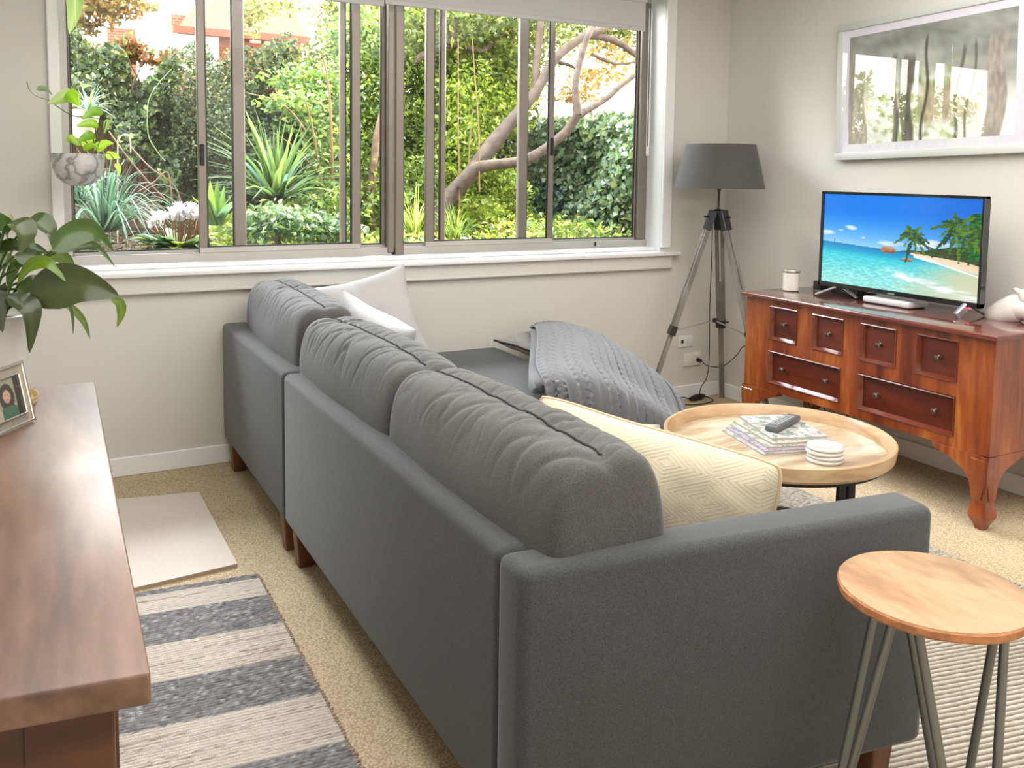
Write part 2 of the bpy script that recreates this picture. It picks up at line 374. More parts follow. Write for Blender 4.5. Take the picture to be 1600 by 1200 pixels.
# ------------------------------------------------------------------ sectional sofa
M_sofa = fabric('charcoal_upholstery', (67, 68, 69), 340, .9, .30, .25, 3)
M_cush = fabric('charcoal_cushion_linen', (78, 77, 75), 320, .9, .30, .25, 4)
M_seam = pmat('dark_piping', (46, 45, 45), .9)
M_leg = wood('sofa_leg_wood', [(74, 44, 24), (106, 66, 38), (130, 84, 50)], 10, (1, 1, .15), .45, .1)
sofa = thing('sectional_sofa', 'charcoal grey L shaped sofa with a chaise under the window', 'sofa', (1.3, 2.9, 0))
SX = .79
b = MB().prism([(SX, 1.504), (.915, 1.49), (.915, 3.228), (SX, 3.228)], .135, .702, .024, 4); obj('backrest', b, M_sofa, sofa)
b = MB().prism([(SX, 3.232), (.915, 3.232), (.915, 4.425), (SX, 4.425)], .135, .702, .024, 4); obj('backrest', b, M_sofa, sofa)
b = MB().prism([(SX-.004, 1.400), (1.795, 1.272), (1.812, 1.395), (SX-.004, 1.508)], .135, .703, .024, 4); obj('armrest', b, M_sofa, sofa)
b = MB().prism([(.91, 1.50), (1.76, 1.39), (1.76, 3.23), (.91, 3.23)], .135, .31, .02, 2); obj('seat_base', b, M_sofa, sofa)
b = MB().prism([(.91, 3.235), (2.27, 3.235), (2.27, 4.425), (.91, 4.425)], .135, .31, .02, 2); obj('seat_base', b, M_sofa, sofa)
b = MB().prism([(.92, 1.52), (1.78, 1.41), (1.78, 3.225), (.92, 3.225)], .312, .462, .04, 4); obj('seat_cushion', b, M_sofa, sofa)
b = MB().prism([(.92, 3.24), (2.29, 3.24), (2.29, 4.42), (.92, 4.42)], .312, .468, .04, 4); obj('seat_cushion', b, M_sofa, sofa)
for x, y in ((.835, 4.30), (.835, 3.305), (.84, 3.135), (.86, 1.56), (1.715, 1.35), (1.70, 3.12), (2.20, 3.32), (2.20, 4.32)):
    obj('leg', MB().box((x-.036, y-.036, 0), (x+.036, y+.036, .14), .004, 1, taper=.72), M_leg, sofa)

def sstep(a, b_, x): t = max(0, min(1, (x-a)/(b_-a))); return t*t*(3-2*t)
def cushion(name, label, c, half, seed, lean=0.0, rz=0.0):
    hx, hy, hz = half
    Mx = Matrix.Translation(V(c)) @ Matrix.Rotation(rz, 4, 'Z') @ Matrix.Rotation(lean, 4, 'Y')
    def mp(u, v, w):
        r2 = (abs(u)**3.8+abs(w)**4.2)**(1/4.0); kk = (r2**16+abs(v)**16)**(-1/16); u, w, v = u*kk, w*kk, v*kk; k = 1.0
        x, y, z = u*k, v*k, w*k
        bul = 1+.10*(1-y*y)*(1-z*z)
        tw = sstep(.1, .95, z)
        X = x*hx*bul*(1-.10*tw); Y = y*hy; Z = z*hz*(1-.05*abs(y)**3*tw)
        mask = .35+.9*max(0, noise.noise(V((Y*4.5+seed*2, X*2, 3.3))))
        n0 = noise.noise(V((Y*10+X*5+seed, X*2.5+Z*3, seed*.7))); n9 = noise.noise(V((Y*17-X*6+seed*3, X*4+Z*4, seed*1.9)))
        f = .55*n0-1.25*max(0, 1-abs(n0+.1)*6)**1.3-.7*max(0, 1-abs(n9)*7)**1.3
        amp = .0115*mask*sstep(.30, .95, z)*(1-.5*abs(y)**4)*(1-.55*sstep(.55, 1.0, abs(x)))
        n = V((x, y*.2, z)).normalized()
        P = V((X, Y, Z))+n*f*amp
        if z > .5: P.z -= .009*math.exp(-(X/.022)**2)
        P += n*.006*noise.noise(V((Y*4+seed, X*5, Z*5)))
        return Mx @ P
    m = MB(); nu, nv, nw = 40, 200, 48
    def face(fn, a, b_): m.grid(fn, a, b_)
    g = lambda t: t*2-1
    for s in (-1, 1):
        face(lambda i, j: mp(s, g(i), g(j)*s), nv, nw); face(lambda i, j: mp(g(i), s, -g(j)*s), nu, nw); face(lambda i, j: mp(g(i), g(j)*s, s), nu, nv)
    bm = bmesh.new(); vs = [bm.verts.new(p) for p in m.v]
    for f in m.f: bm.faces.new([vs[i] for i in f])
    bmesh.ops.remove_doubles(bm, verts=bm.verts, dist=.0006); bmesh.ops.recalc_face_normals(bm, faces=bm.faces)
    t = thing(name, label, 'cushion', (c[0], c[1], c[2]-hz), 'charcoal back cushions along the sofa')
    obj('cushion_cover', MB().bm(bm), M_cush, t, ang=60)
    pts = [mp(0.0, g(i/70)*.93, 1)+V((0, 0, .0015)) for i in range(71)]
    obj('seam', MB().tube(pts, .0030, 6), M_seam, t)
    return t
cushion('back_cushion', 'charcoal back cushion at the window end of the sofa, beside the white pillows', (1.005, 3.80, .695), (.135, .50, .245), 3.1, -.06, -.02)
cushion('back_cushion', 'charcoal back cushion in the middle of the three', (1.000, 2.80, .685), (.140, .485, .225), 8.4, -.05)
cushion('back_cushion', 'largest looking charcoal back cushion, beside the beige patterned pillow and armrest', (1.005, 1.875, .680), (.145, .455, .222), 15.7, -.03)

# ------------------------------------------------------------------ throw pillows
def pillow(name, label, cen, xax, yax, a, b_, th, mat, seed=0.0, group=None, piping=None, ears=.10, bend=0.0, col=None, n=56, rnd=0.03):
    """flat pillow: xax/yax span the plane, a/b half sizes, th half thickness"""
    xax, yax = V(xax).normalized(), V(yax); yax = (yax-xax*yax.dot(xax)).normalized(); zax = xax.cross(yax)
    cen = V(cen)
    def P(u, v, s):
        X = u*a*(1-ears*(1-v*v)*abs(u)**3); Y = v*b_*(1-ears*(1-u*u)*abs(v)**3)
        rc = 1-rnd*(abs(u)*abs(v))**5; X *= rc; Y *= rc
        e = max(0.0, (1-abs(u)**2.6))*max(0.0, (1-abs(v)**2.6))
        Z = th*e**.55*s
        wr = noise.noise(V((X*9+seed, Y*9, s*3+seed)))*.010+noise.noise(V((X*22+seed, Y*18, s+seed)))*.004
        Z += wr*(e**.3 if e > 0 else 0)*1.0
        Z += bend*(u*u)
        edge = max(abs(u), abs(v))
        Z += .012*noise.noise(V((X*6+seed, Y*6, 1.7)))*edge**2
        return cen+xax*X+yax*Y+zax*Z
    m = MB(); g = lambda t: t*2-1
    m.grid(lambda i, j: P(g(i), g(j), 1), n, n); m.grid(lambda i, j: P(g(j), g(i), -1), n, n)
    cols = None
    if col:
        cols = np.array([col(g(i/(n-1)), g(j/(n-1))) for i in range(n) for j in range(n)]+[col(g(j/(n-1)), g(i/(n-1))) for i in range(n) for j in range(n)])
    t = thing(name, label, 'pillow', cen-yax*b_, group)
    obj('pillow_cover', m, mat, t, ang=70, col=cols)
    if piping:
        pts = [P(g(i/30), -1, 0) for i in range(31)]+[P(1, g(i/30), 0) for i in range(1, 31)]+[P(-g(i/30), 1, 0) for i in range(1, 31)]+[P(-1, -g(i/30), 0) for i in range(1, 31)]
        obj('piping', MB().tube(pts, .0052, 7), piping, t)
    return t
M_pwhite = fabric('white_linen', (188, 187, 189), 420, .9, .06, .1, 6)
M_pgrey = fabric('pale_grey_linen', (184, 182, 181), 380, .9, .08, .1, 6)
M_pdark = fabric('speckled_grey_cloth', (176, 174, 172), 260, .9, .28, .1, 6)
M_cream = fabric('cream_piping_cloth', (206, 178, 148), 400, .9, .05)
M_creamw = fabric('cream_white_cloth', (206, 200, 190), 420, .9, .05)
# large pale grey pillow against the wall
pillow('throw_pillow', 'large pale grey linen pillow in the corner, leaning against the wall below the window', (1.415, 4.115, .700), (.97, -.02, .19), (-.19, .36, .9), .285, .255, .085, M_pgrey, 2.2, 'white pillows in the sofa corner', ears=.13)
pillow('throw_pillow', 'smaller white pillow leaning on the middle back cushion, in front of the large grey pillow', (1.255, 3.50, .680), (.36, -.92, -.24), (-.24, .10, 1.0), .25, .22, .08, M_pwhite, 5.1, 'white pillows in the sofa corner', ears=.13)
# beige patterned pillow near the arm; nested diamond embroidery
def diam(u, v):
    U, Vv = u*2.1+.2, v*2.1; k = 1.0
    fu, fv = (U+Vv) % 1.4-.7, (U-Vv) % 1.4-.7
    r = max(abs(fu), abs(fv)); ring = (r*9) % 1.0
    if ring < .34 and .1 < r < .68: k = .72
    if (int(math.floor((U+Vv)/1.4))+int(math.floor((U-Vv)/1.4))) % 2 and ring < .2: k = .78
    base = np.array(lin((206, 194, 170)))
    return base*k
pillow('throw_pillow', 'cream pillow with beige nested diamond embroidery and piped edge, against the armrest', (1.430, 1.895, .588), (.32, -.67, -.065), (.06, .06, 1.0), .375, .188, .10, attrmat('diamond_embroidered_linen', .9, bscale=300, bstr=.2, spec=.2), 9.3, None, M_cream, ears=.045, col=diam, n=150, rnd=.06)
pillow('throw_pillow', 'plain cream white pillow mostly hidden behind the diamond patterned one', (1.555, 2.26, .540), (.36, -.75, .08), (-.35, -.10, 1.0), .24, .17, .06, M_creamw, 12.9, None, ears=.10)
pillow('throw_pillow', 'grey speckled pillow with dark piping lying flat under the knitted throw', (2.44, 4.13, .512), (.95, .20, -.02), (-.20, .95, .06), .20, .21, .055, M_pdark, 4.4, None, M_seam, ears=.08)

# ------------------------------------------------------------------ knitted throw
def throw_blanket():
    C = [[(2.40, 4.20, .580), (2.56, 4.22, .575), (2.74, 4.14, .495), (2.93, 3.98, .33)],
         [(2.30, 4.00, .615), (2.50, 3.98, .600), (2.70, 3.88, .510), (2.93, 3.74, .31)],
         [(2.15, 3.74, .590), (2.40, 3.72, .582), (2.62, 3.66, .490), (2.90, 3.54, .275)],
         [(1.99, 3.47, .560), (2.23, 3.43, .548), (2.50, 3.40, .425), (2.80, 3.36, .225)],
         [(1.875, 3.26, .545), (2.16, 3.205, .495), (2.42, 3.185, .360), (2.68, 3.17, .185)],
         [(1.885, 3.22, .500), (2.17, 3.165, .330), (2.41, 3.145, .190), (2.64, 3.13, .085)]]
    def cr(P, t):
        n = len(P)-1; x = t*n; i = min(int(x), n-1); f = x-i
        g = lambda k: P[max(0, min(n, k))] if 0 <= k <= n else (P[0]*2-P[1] if k < 0 else P[n]*2-P[n-1])
        a, b_, c, d = g(i-1), g(i), g(i+1), g(i+2)
        return .5*((2*b_)+(c-a)*f+(2*a-5*b_+4*c-d)*f*f+(3*b_-a-3*c+d)*f**3)
    R = [[V(p) for p in r] for r in C]
    def S(s, t): return cr([cr(r, s) for r in R], t)
    def fn(i, j):
        s, t = i, j; p = S(s, t); e = 1e-3
        n = (S(min(1, s+e), t)-S(max(0, s-e), t)).cross(S(s, min(1, t+e))-S(s, max(0, t-e)))
        n = n.normalized() if n.length > 0 else V((0, 0, 1))
        if n.z < 0: n = -n
        q = s*17; rib = 1-2*abs(math.sin(PI*q))**.6
        cab = .5*math.sin(2*PI*(t*26+.5*math.floor(q)))*math.sin(2*PI*q) if int(q) % 3 == 1 else 0
        return p+n*(.0062*rib+.0060*cab+.012*noise.noise(V((s*3, t*4, 2.2))))
    t = thing('knitted_throw', 'grey cable knit throw draped over the end of the chaise', 'blanket', (2.4, 3.7, .468))
    m = MB().grid(fn, 240, 130)
    o = obj('knit_cloth', m, fabric('grey_knit', (94, 94, 97), 800, .95, .15, .3, 5), t, ang=180)
    md = o.modifiers.new('thickness', 'SOLIDIFY'); md.thickness = .040; md.offset = -1
    # the rolled fold along the near edge and left edge
    pts = [S(.0, k/14)+V((.004, 0, -.016)) for k in range(0, 13)]
    obj('folded_edge', MB().tube(pts, [.014]+[.026]*11+[.018], 12), fabric('grey_knit', (94, 94, 97)), t)
throw_blanket()

# ------------------------------------------------------------------ console table
CW = [(82, 34, 18), (114, 50, 24), (146, 74, 34), (182, 112, 52)]
M_con = wood('red_cherry_wood', CW, 5, (1, 1, .14), .28, .5, 50)
M_conh = wood('red_cherry_wood_drawer', [(74, 28, 16), (94, 38, 22), (112, 50, 28)], 5, (1, .14, 1), .28, .5, 50)
M_cont = wood('red_cherry_wood_top', [(84, 36, 28), (98, 46, 36), (112, 56, 44)], 5, (1, .12, 1), .14, .8, 50)
M_knob = pmat('antique_pewter', (112, 102, 92), .32, .9, nscale=60, namt=.2)
M_bev = pmat('drawer_bevel_wood', (104, 46, 26), .22, coat=.7)
con = thing('console_cabinet', 'reddish brown wooden console with six drawers on cabriole legs below the television', 'cabinet', (3.67, 2.9, 0))
fx = 3.402
Y0, Y1 = 2.188, 3.612
holes = [(y0, y1, .590, .768) for y0, y1 in ((3.245, 3.437), (2.952, 3.146), (2.654, 2.852), (2.351, 2.551))]+[(2.960, 3.437, .358, .530), (2.352, 2.854, .358, .527)]
# front face with drawer openings: stiles and rails in one frame
b = MB()
fr = lambda y0, y1, z0, z1: b.box((fx, y0, z0), (fx+.03, y1, z1))
ZT, ZB = .800, .315
fr(Y0, 2.351, ZB, ZT); fr(3.437, Y1, ZB, ZT); fr(2.351, 3.437, .768, ZT); fr(2.351, 3.437, .530, .590); fr(2.351, 3.437, ZB, .358)
fr(2.854, 2.960, .358, .530); fr(2.852, 2.952, .590, .768); fr(2.551, 2.654, .590, .768); fr(3.146, 3.245, .590, .768)
b.box((fx+.03, Y0, ZB), (3.93, Y0+.02, ZT)); b.box((fx+.03, Y1-.02, ZB), (3.93, Y1, ZT))
b.box((fx+.03, Y0+.02, ZB), (3.93, Y1-.02, ZB+.02)); b.box((3.915, Y0+.02, ZB), (3.93, Y1-.02, ZT))
obj('carcass', b, M_con, con, smooth=False)
b = MB().box((3.372, Y0-.022, .800), (3.945, Y1+.022, .822), .007, 3); obj('cabinet_top', b, M_cont, con)
for i, (y0, y1, z0_, z1_) in enumerate(holes):
    d = MB().box((fx+.018, y0+.001, z0_+.001), (fx+.30, y1-.001, z1_-.001))
    dr = obj('drawer', d, M_conh, con, smooth=False)
    fm = MB(); w_ = .016                                     # bevelled moulding sloping in to the panel
    o4 = [(y0, z0_), (y1, z0_), (y1, z1_), (y0, z1_)]; i4 = [(y0+w_, z0_+w_), (y1-w_, z0_+w_), (y1-w_, z1_-w_), (y0+w_, z1_-w_)]
    vs = [(fx-.004, y, z) for y, z in o4]+[(fx-.006, y+(.004 if y == y0 else -.004), z+(.004 if z == z0_ else -.004)) for y, z in o4]+[(fx+.017, y, z) for y, z in i4]
    fs = []
    for a in range(2):
        for k in range(4): fs.append((a*4+k, a*4+(k+1) % 4, a*4+4+(k+1) % 4, a*4+4+k))
    for k in range(4): fs.append((k, (k+1) % 4, 12+(k+1) % 4, 12+k))
    vs += [(fx+.004, y, z) for y, z in o4]
    obj('moulding', fm.add(vs, fs), M_bev, dr, smooth=False)
    ys = [(y0+y1)/2] if i < 4 else [y0+(y1-y0)*.20, y0+(y1-y0)*.80]
    RM = Matrix(((0, 0, -1, 0), (0, 1, 0, 0), (1, 0, 0, 0), (0, 0, 0, 1)))
    for yk in ys:
        zk = (z0_+z1_)/2
        obj('knob', MB().lathe([(.011, -.002), (.011, .002), (.005, .004), (.0045, .014), (.012, .017), (.0135, .022), (.010, .028), (.001, .030)], (fx+.018, yk, zk), 20, RM), M_knob, dr)
def cab_leg(cx, cy_, sx, sy):
    """cabriole leg; sx, sy: +1 where the wing runs toward +x / +y"""
    m = MB(); W = .078
    prof = [(.315, .02, .0), (.295, 0.0, .0), (.24, .002, .006), (.18, .006, .010), (.12, .010, .010), (.085, .004, .002), (.060, .000, .0), (.045, .004, .004), (.015, .018, .020), (0, .022, .022)]
    X0 = cx; Y0_ = cy_
    sec = []
    for z, o_, i_ in prof:
        xs = sorted((X0+sx*o_, X0+sx*(W-i_))); ys = sorted((Y0_+sy*o_, Y0_+sy*(W-i_)))
        sec.append([(xs[0], ys[0], z), (xs[1], ys[0], z), (xs[1], ys[1], z), (xs[0], ys[1], z)])
    vs = [p for s_ in sec for p in s_]; fs = [(0, 1, 2, 3)]
    for i in range(len(sec)-1):
        for k in range(4): fs.append((i*4+k, i*4+4+k, i*4+4+(k+1) % 4, i*4+(k+1) % 4))
    fs.append(tuple(reversed([(len(sec)-1)*4+k for k in range(4)]))); m.add(vs, fs)
    wing = [(.0, .314), (.265, .314), (.255, .296), (.20, .277), (.15, .258), (.11, .235), (.086, .205), (.076, .17), (.070, .13), (.03, .13), (.01, .20)]
    for ax in (0, 1):
        n = len(wing); vv = []
        for tk in (.004, .045):
            for d, z in wing:
                vv.append((X0+sx*tk, Y0_+sy*d, z) if ax == 0 else (X0+sx*d, Y0_+sy*tk, z))
        ff = [tuple(range(n)), tuple(range(2*n-1, n-1, -1))]+[(k, (k+1) % n, n+(k+1) % n, n+k) for k in range(n)]
        m.add(vv, ff)
    bm = bmesh.new(); vs_ = [bm.verts.new(p) for p in m.v]
    for f in m.f:
        try: bm.faces.new([vs_[i] for i in f])
        except Exception: pass
    bmesh.ops.recalc_face_normals(bm, faces=bm.faces)
    obj('leg', MB().bm(bm), M_con, con, smooth=False)
cab_leg(fx-.012, Y0-.006, 1, 1); cab_leg(fx-.012, Y1+.006, 1, -1); cab_leg(3.93, Y0-.002, -1, 1); cab_leg(3.93, Y1+.002, -1, -1)
CT = .822

# ------------------------------------------------------------------ television
M_bez = pmat('glossy_black_plastic', (14, 14, 16), .12, coat=.6)
M_sil = pmat('satin_silver', (196, 196, 200), .25, .85)
tvx = 3.672; ty0, ty1, tz0, tz1 = 2.446, 3.366, .874, 1.372
tv = thing('television', 'flat screen television showing a tropical beach, standing on the console', 'television', (tvx+.03, 2.9, CT))
b = MB(); bw = .014
for a, c in (((ty0, tz0), (ty1, tz0+.024)), ((ty0, tz1-bw), (ty1, tz1)), ((ty0, tz0), (ty0+bw, tz1)), ((ty1-bw, tz0), (ty1, tz1))):
    b.box((tvx-.008, a[0], a[1]), (tvx+.03, c[0], c[1]), .003, 1)
obj('bezel', b, M_bez, tv)
obj('back_shell', MB().box((tvx+.012, ty0+.004, tz0+.004), (tvx+.045, ty1-.004, tz1-.004), .01, 2).box((tvx+.03, ty0+.12, tz0+.03), (tvx+.075, ty1-.12, tz0+.30), .015, 2), M_blk, tv)
def beach(U, W):
    """the picture on the screen: sky, sea, headland, palms, sand; U to the right, W up"""
    n = U.shape; C = np.zeros(n+(3,))
    mixc = lambda a, b_, t: a*(1-t[..., None])+b_*t[..., None]
    A = lambda *c: np.array(c, float)
    nz = np.vectorize(lambda x, y: noise.noise(V((x, y, .3))))
    n1 = nz(U*9, W*9); n2 = nz(U*40, W*70); n3 = nz(U*16, W*40); n4 = nz(U*90, W*60)
    hor = .468-.045*np.clip((U-.0)/.5, 0, 1)
    t = np.clip((W-hor)/(1-hor), 0, 1)
    sky = mixc(A(150, 212, 250), A(10, 126, 238), np.clip(t*1.5, 0, 1)**.8); sky = mixc(sky, A(20, 96, 214), np.clip((U-.55)*1.4, 0, 1)*np.clip(t*1.2, 0, 1))
    for cx, cz, rx, rz in ((.20, .64, .045, .03), (.03, .565, .06, .03), (.13, .60, .025, .012), (.47, .495, .09, .03), (.72, .52, .12, .05), (.29, .535, .015, .008)):
        d = ((U-cx)/rx)**2+((W-cz)/rz)**2; sky = mixc(sky, A(246, 250, 254), np.clip(1.15-d+.7*n3, 0, 1)*.85)
    ts = np.clip((hor-W)/hor, 0, 1)
    sea = mixc(A(0, 128, 196), A(44, 206, 226), np.clip(ts*3.6, 0, 1)); sea = mixc(sea, A(150, 232, 226), np.clip(ts*1.5-.25, 0, 1)**.8)
    sea = sea*(1+.16*n2*np.clip(ts*2, .2, 1))[..., None]; sea = mixc(sea, A(236, 250, 250), np.clip((n2-.25)*1.6, 0, 1)*np.clip(ts*1.4-.3, 0, .7))
    # shallow sand to the right
    sh = np.clip((U-.42-.50*W)*2.4+.2*n1, 0, 1)*np.clip(ts*4, 0, 1)
    sea = mixc(sea, A(212, 212, 176), sh*.95)
    C = np.where((W > hor)[..., None], sky, sea)
    bl = .405-.42*np.clip(U-.60, 0, 1)**1.15           # lower edge of the dry sand
    top = .415+.0*U
    sand = (U > .6) & (W < .425-.06*(U-.6)) & (W > bl-.02*n1)
    C = np.where(sand[..., None], mixc(A(244, 226, 196), A(226, 186, 146), np.clip((W-bl)*5, 0, 1)), C)
    foam_l = (U > .62) & (np.abs(W-(bl-.012)) < .012+.01*n1); C = np.where(foam_l[..., None], A(246, 246, 238), C)
    fo = np.exp(-((W-(.205-.30*np.clip(U-.42, -.2, 1)-.10*np.clip(.5-U, 0, 1)))/.045)**2)*np.clip((U-.36)*5, 0, 1)*np.clip(.7+1.2*n3, 0, 1)
    C = mixc(C, A(244, 252, 250), np.clip(fo*1.1, 0, 1))
    # headland
    hl = .425+.05*np.clip((U-.45)*3, 0, 1)+.045*np.clip((U-.68)*5, 0, 1)+.018*n3
    land = (U > .31) & (W > .424-.065*np.clip((U-.6)*2.2, 0, 1)) & (W < hl)
    C = np.where(land[..., None], A(46, 74, 30)*(1+.55*n2[..., None]), C)
    for cx, cz, rx, rz in ((.455, .425, .05, .042), (.578, .342, .038, .02), (.64, .422, .02, .012)):
        d = ((U-cx)/rx)**2+((W-cz)/rz)**2+.3*n3; r_ = (d < 1) & (W > cz-rz*.75)
        C = np.where(r_[..., None], mixc(A(120, 74, 52), A(214, 160, 120), np.clip((W-cz)/rz*.6+.5+.4*n2, 0, 1)), C)
    C = np.where(((U > .93) & (W > .40) & (W < .78+.12*n1+.8*(U-.93)))[..., None], A(22, 96, 38)*(1+.6*n2[..., None]), C)
    # palms: leaning trunks and drooping fronds
    def trunk(x0, z0_, x1, z1_, w0):
        tt = np.clip((U-x0)/(x1-x0), 0, 1); zc = z0_+(z1_-z0_)*tt**.8; return (U > min(x0, x1)) & (U < max(x0, x1)) & (np.abs(W-zc) < w0)
    for tr in ((.655, .535, 1.0, .355, .008), (.895, .62, 1.0, .54, .012)):
        C = np.where(trunk(*tr)[..., None], A(74, 58, 40), C)
    def palm(cx, cz, R, k):
        out = np.zeros(n, bool); bright = np.zeros(n)
        for i in range(k):
            a = 2*PI*i/k+.2*math.sin(i*7); dx, dz = math.cos(a)*.62, math.sin(a)
            L = R*(.85+.25*math.sin(i*3.7))
            for q in np.linspace(.08, 1, 22):
                px, pz = cx+dx*L*q, cz+dz*L*q-.45*L*q*q
                wd = .020*R/.2*(1.15-q)+.006
                m_ = ((U-px)/(wd*.62))**2+((W-pz)/(wd*1.15))**2 < 1+1.9*n4
                out |= m_; bright = np.where(m_, (i % 3)*.35+.3*q, bright)
        return out, bright
    for P_ in ((.612, .60, .18, 13), (.868, .70, .26, 15), (.985, .66, .20, 11)):
        m_, br = palm(*P_); C = np.where(m_[..., None], mixc(A(20, 62, 22), A(96, 140, 36), np.clip(br+.5*n2, 0, 1)), C)
    boat = (np.abs(U-.087) < .003) & (W > .465) & (W < .50); C = np.where(boat[..., None], A(60, 90, 120), C)
    return np.clip(C, 0, 255)
sy0, sy1, sz0, sz1 = ty0+bw, ty1-bw, tz0+.024, tz1-bw
nu, nv = 420, 236
U, W = np.meshgrid(np.linspace(0, 1, nu), np.linspace(0, 1, nv), indexing='ij')
P = np.stack([np.full(U.shape, tvx+.004), sy1-(sy1-sy0)*U, sz0+(sz1-sz0)*W], -1).reshape(-1, 3)
def gq(nu, nv):
    i, j = np.meshgrid(np.arange(nu-1), np.arange(nv-1), indexing='ij'); k = (i*nv+j).ravel()
    return np.stack([k, k+nv, k+nv+1, k+1], 1)
npmesh('screen', P, gq(nu, nv), attrmat('lit_screen_picture', .15, emit=.78), tv, linA(beach(U, W)).reshape(-1, 3), True)
obj('brand_plate', MB().box((tvx-.0095, 2.885, tz0+.007), (tvx-.007, 2.925, tz0+.014)), M_sil, tv, smooth=False)
# stand feet: splayed silver chevrons
b = MB(); apex = V((tvx+.012, 3.235, tz0+.01))
b.bar(apex, (tvx-.060, 3.335, CT+.007), .018, .012, bev=.003); b.bar(apex, (tvx+.04, 3.145, CT+.007), .018, .012, bev=.003); b.box((tvx+.002, 3.225, tz0), (tvx+.03, 3.255, tz0+.02), .003, 1)
obj('stand_foot', b, M_sil, tv)
b = MB(); apex = V((tvx+.012, 2.515, tz0+.012))
b.bar(apex+V((0, 0, -.004)), (tvx-.050, 2.525, CT+.011), .040, .022, up=(0, 1, 0), bev=.005); b.bar(apex, (tvx+.15, 2.52, CT+.006), .016, .010, bev=.003); b.box((tvx+.002, 2.500, tz0), (tvx+.03, 2.530, tz0+.02), .003, 1)
obj('stand_foot', b, M_sil, tv)
mred, nt, bb = newmat('standby_light'); bb.inputs['Emission Color'].default_value = (1, .05, .08, 1); bb.inputs['Emission Strength'].default_value = 4; bb.inputs['Base Color'].default_value = (.6, .02, .03, 1)
obj('standby_light', MB().box((tvx-.004, 2.490, tz0-.006), (tvx+.004, 2.500, tz0+.001), .001, 1), mred, tv)

t = thing('set_top_box', 'flat black set top box lying behind the left foot of the television', 'electronics', (3.84, 3.33, CT))
obj('case', MB().box((3.800, 3.20, CT+.002), (3.93, 3.525, CT+.050), .006, 2), M_blk, t)
obj('front_panel', MB().box((3.797, 3.215, CT+.008), (3.801, 3.51, CT+.042), .001, 1), M_bez, t)
t = thing('media_box', 'flat pale grey box under the middle of the television screen', 'electronics', (3.76, 2.94, CT))
obj('case', MB().box((3.655, 2.795, CT+.004), (3.80, 3.065, CT+.034), .008, 2), pmat('pale_grey_plastic', (206, 206, 206), .35, nscale=5, namt=.02), t)
obj('base_plate', MB().box((3.665, 2.81, CT), (3.79, 3.05, CT+.006)), M_blk, t)
# candle jar
t = thing('candle_jar', 'white ceramic candle jar with a pewter lid on the console', 'candle', (3.72, 3.555, CT))
M_cer = pmat('white_ceramic', (232, 228, 222), .25, coat=.4, nscale=8, namt=.02)
cj = (3.655, 3.545, CT)
obj('jar', MB().lathe([(.040, 0), (.044, .003), (.044, .098), (.041, .1), (.041, .1)], cj, 40), M_cer, t)
obj('lid', MB().lathe([(.030, .1), (.0455, .1), (.0465, .104), (.0465, .112), (.045, .115), (.001, .1165)], cj, 40), pmat('brushed_pewter', (188, 182, 176), .35, .7), t)
# animal figurine
t = thing('animal_figurine', 'white ceramic animal figurine at the right end of the console, partly out of frame', 'figurine', (3.83, 2.33, CT))
b = MB(); pts = [(3.80, 2.500, CT+.007), (3.80, 2.475, CT+.012), (3.805, 2.44, CT+.022), (3.81, 2.39, CT+.048), (3.815, 2.36, CT+.064), (3.82, 2.30, CT+.062), (3.82, 2.25, CT+.05), (3.82, 2.225, CT+.04)]
b.tube(bez(pts, 40), [.006+.056*math.sin(PI*min(1, (i/40)**.8))**.8 if i < 36 else .03 for i in range(len(bez(pts, 40)))], 20)
obj('body', b, M_cer, t, ang=80)
hd = MB(); hd.lathe([(.001, -.04), (.022, -.034), (.036, -.012), (.036, .012), (.022, .034), (.001, .04)], (3.80, 2.315, CT+.115), 20)
hd.tube([(3.80, 2.345, CT+.130), (3.80, 2.372, CT+.142), (3.80, 2.388, CT+.140)], [.016, .010, .003], 10); hd.tube([(3.80, 2.30, CT+.140), (3.795, 2.29, CT+.175), (3.795, 2.285, CT+.195)], [.014, .012, .004], 10)
obj('head', hd, M_cer, t, ang=80)

# ------------------------------------------------------------------ picture on the right wall
pic = thing('framed_picture', 'large framed photograph of misty grey trees behind reflecting glass, white frame', 'picture', (RX-.02, 2.975, 1.55))
roll = math.radians(1.6); RMp = Matrix.Translation((0, 2.975, 1.922)) @ Matrix.Rotation(-roll, 4, 'X') @ Matrix.Translation((0, -2.975, -1.922))
py0, py1, pz0, pz1 = 2.415, 3.535, 1.552, 2.292; fw = .040
def pbox(m, a, b_, bev=0): return m.box(a, b_, bev, 2, RMp)
b = MB()
for a, c in (((py0, pz0), (py1, pz0+fw)), ((py0, pz1-fw), (py1, pz1)), ((py0, pz0+fw), (py0+fw, pz1-fw)), ((py1-fw, pz0+fw), (py1, pz1-fw))):
    pbox(b, (RX-.042, a[0], a[1]), (RX-.004, c[0], c[1]), .004)
obj('picture_frame', b, pmat('white_frame_paint', (200, 202, 200), .4), pic)
b = MB(); pbox(b, (RX-.0335, py0+fw, pz0+fw), (RX-.012, py1-fw, pz1-fw)); obj('mat_board', b, pmat('mat_board', (208, 206, 216), .8), pic, smooth=False)
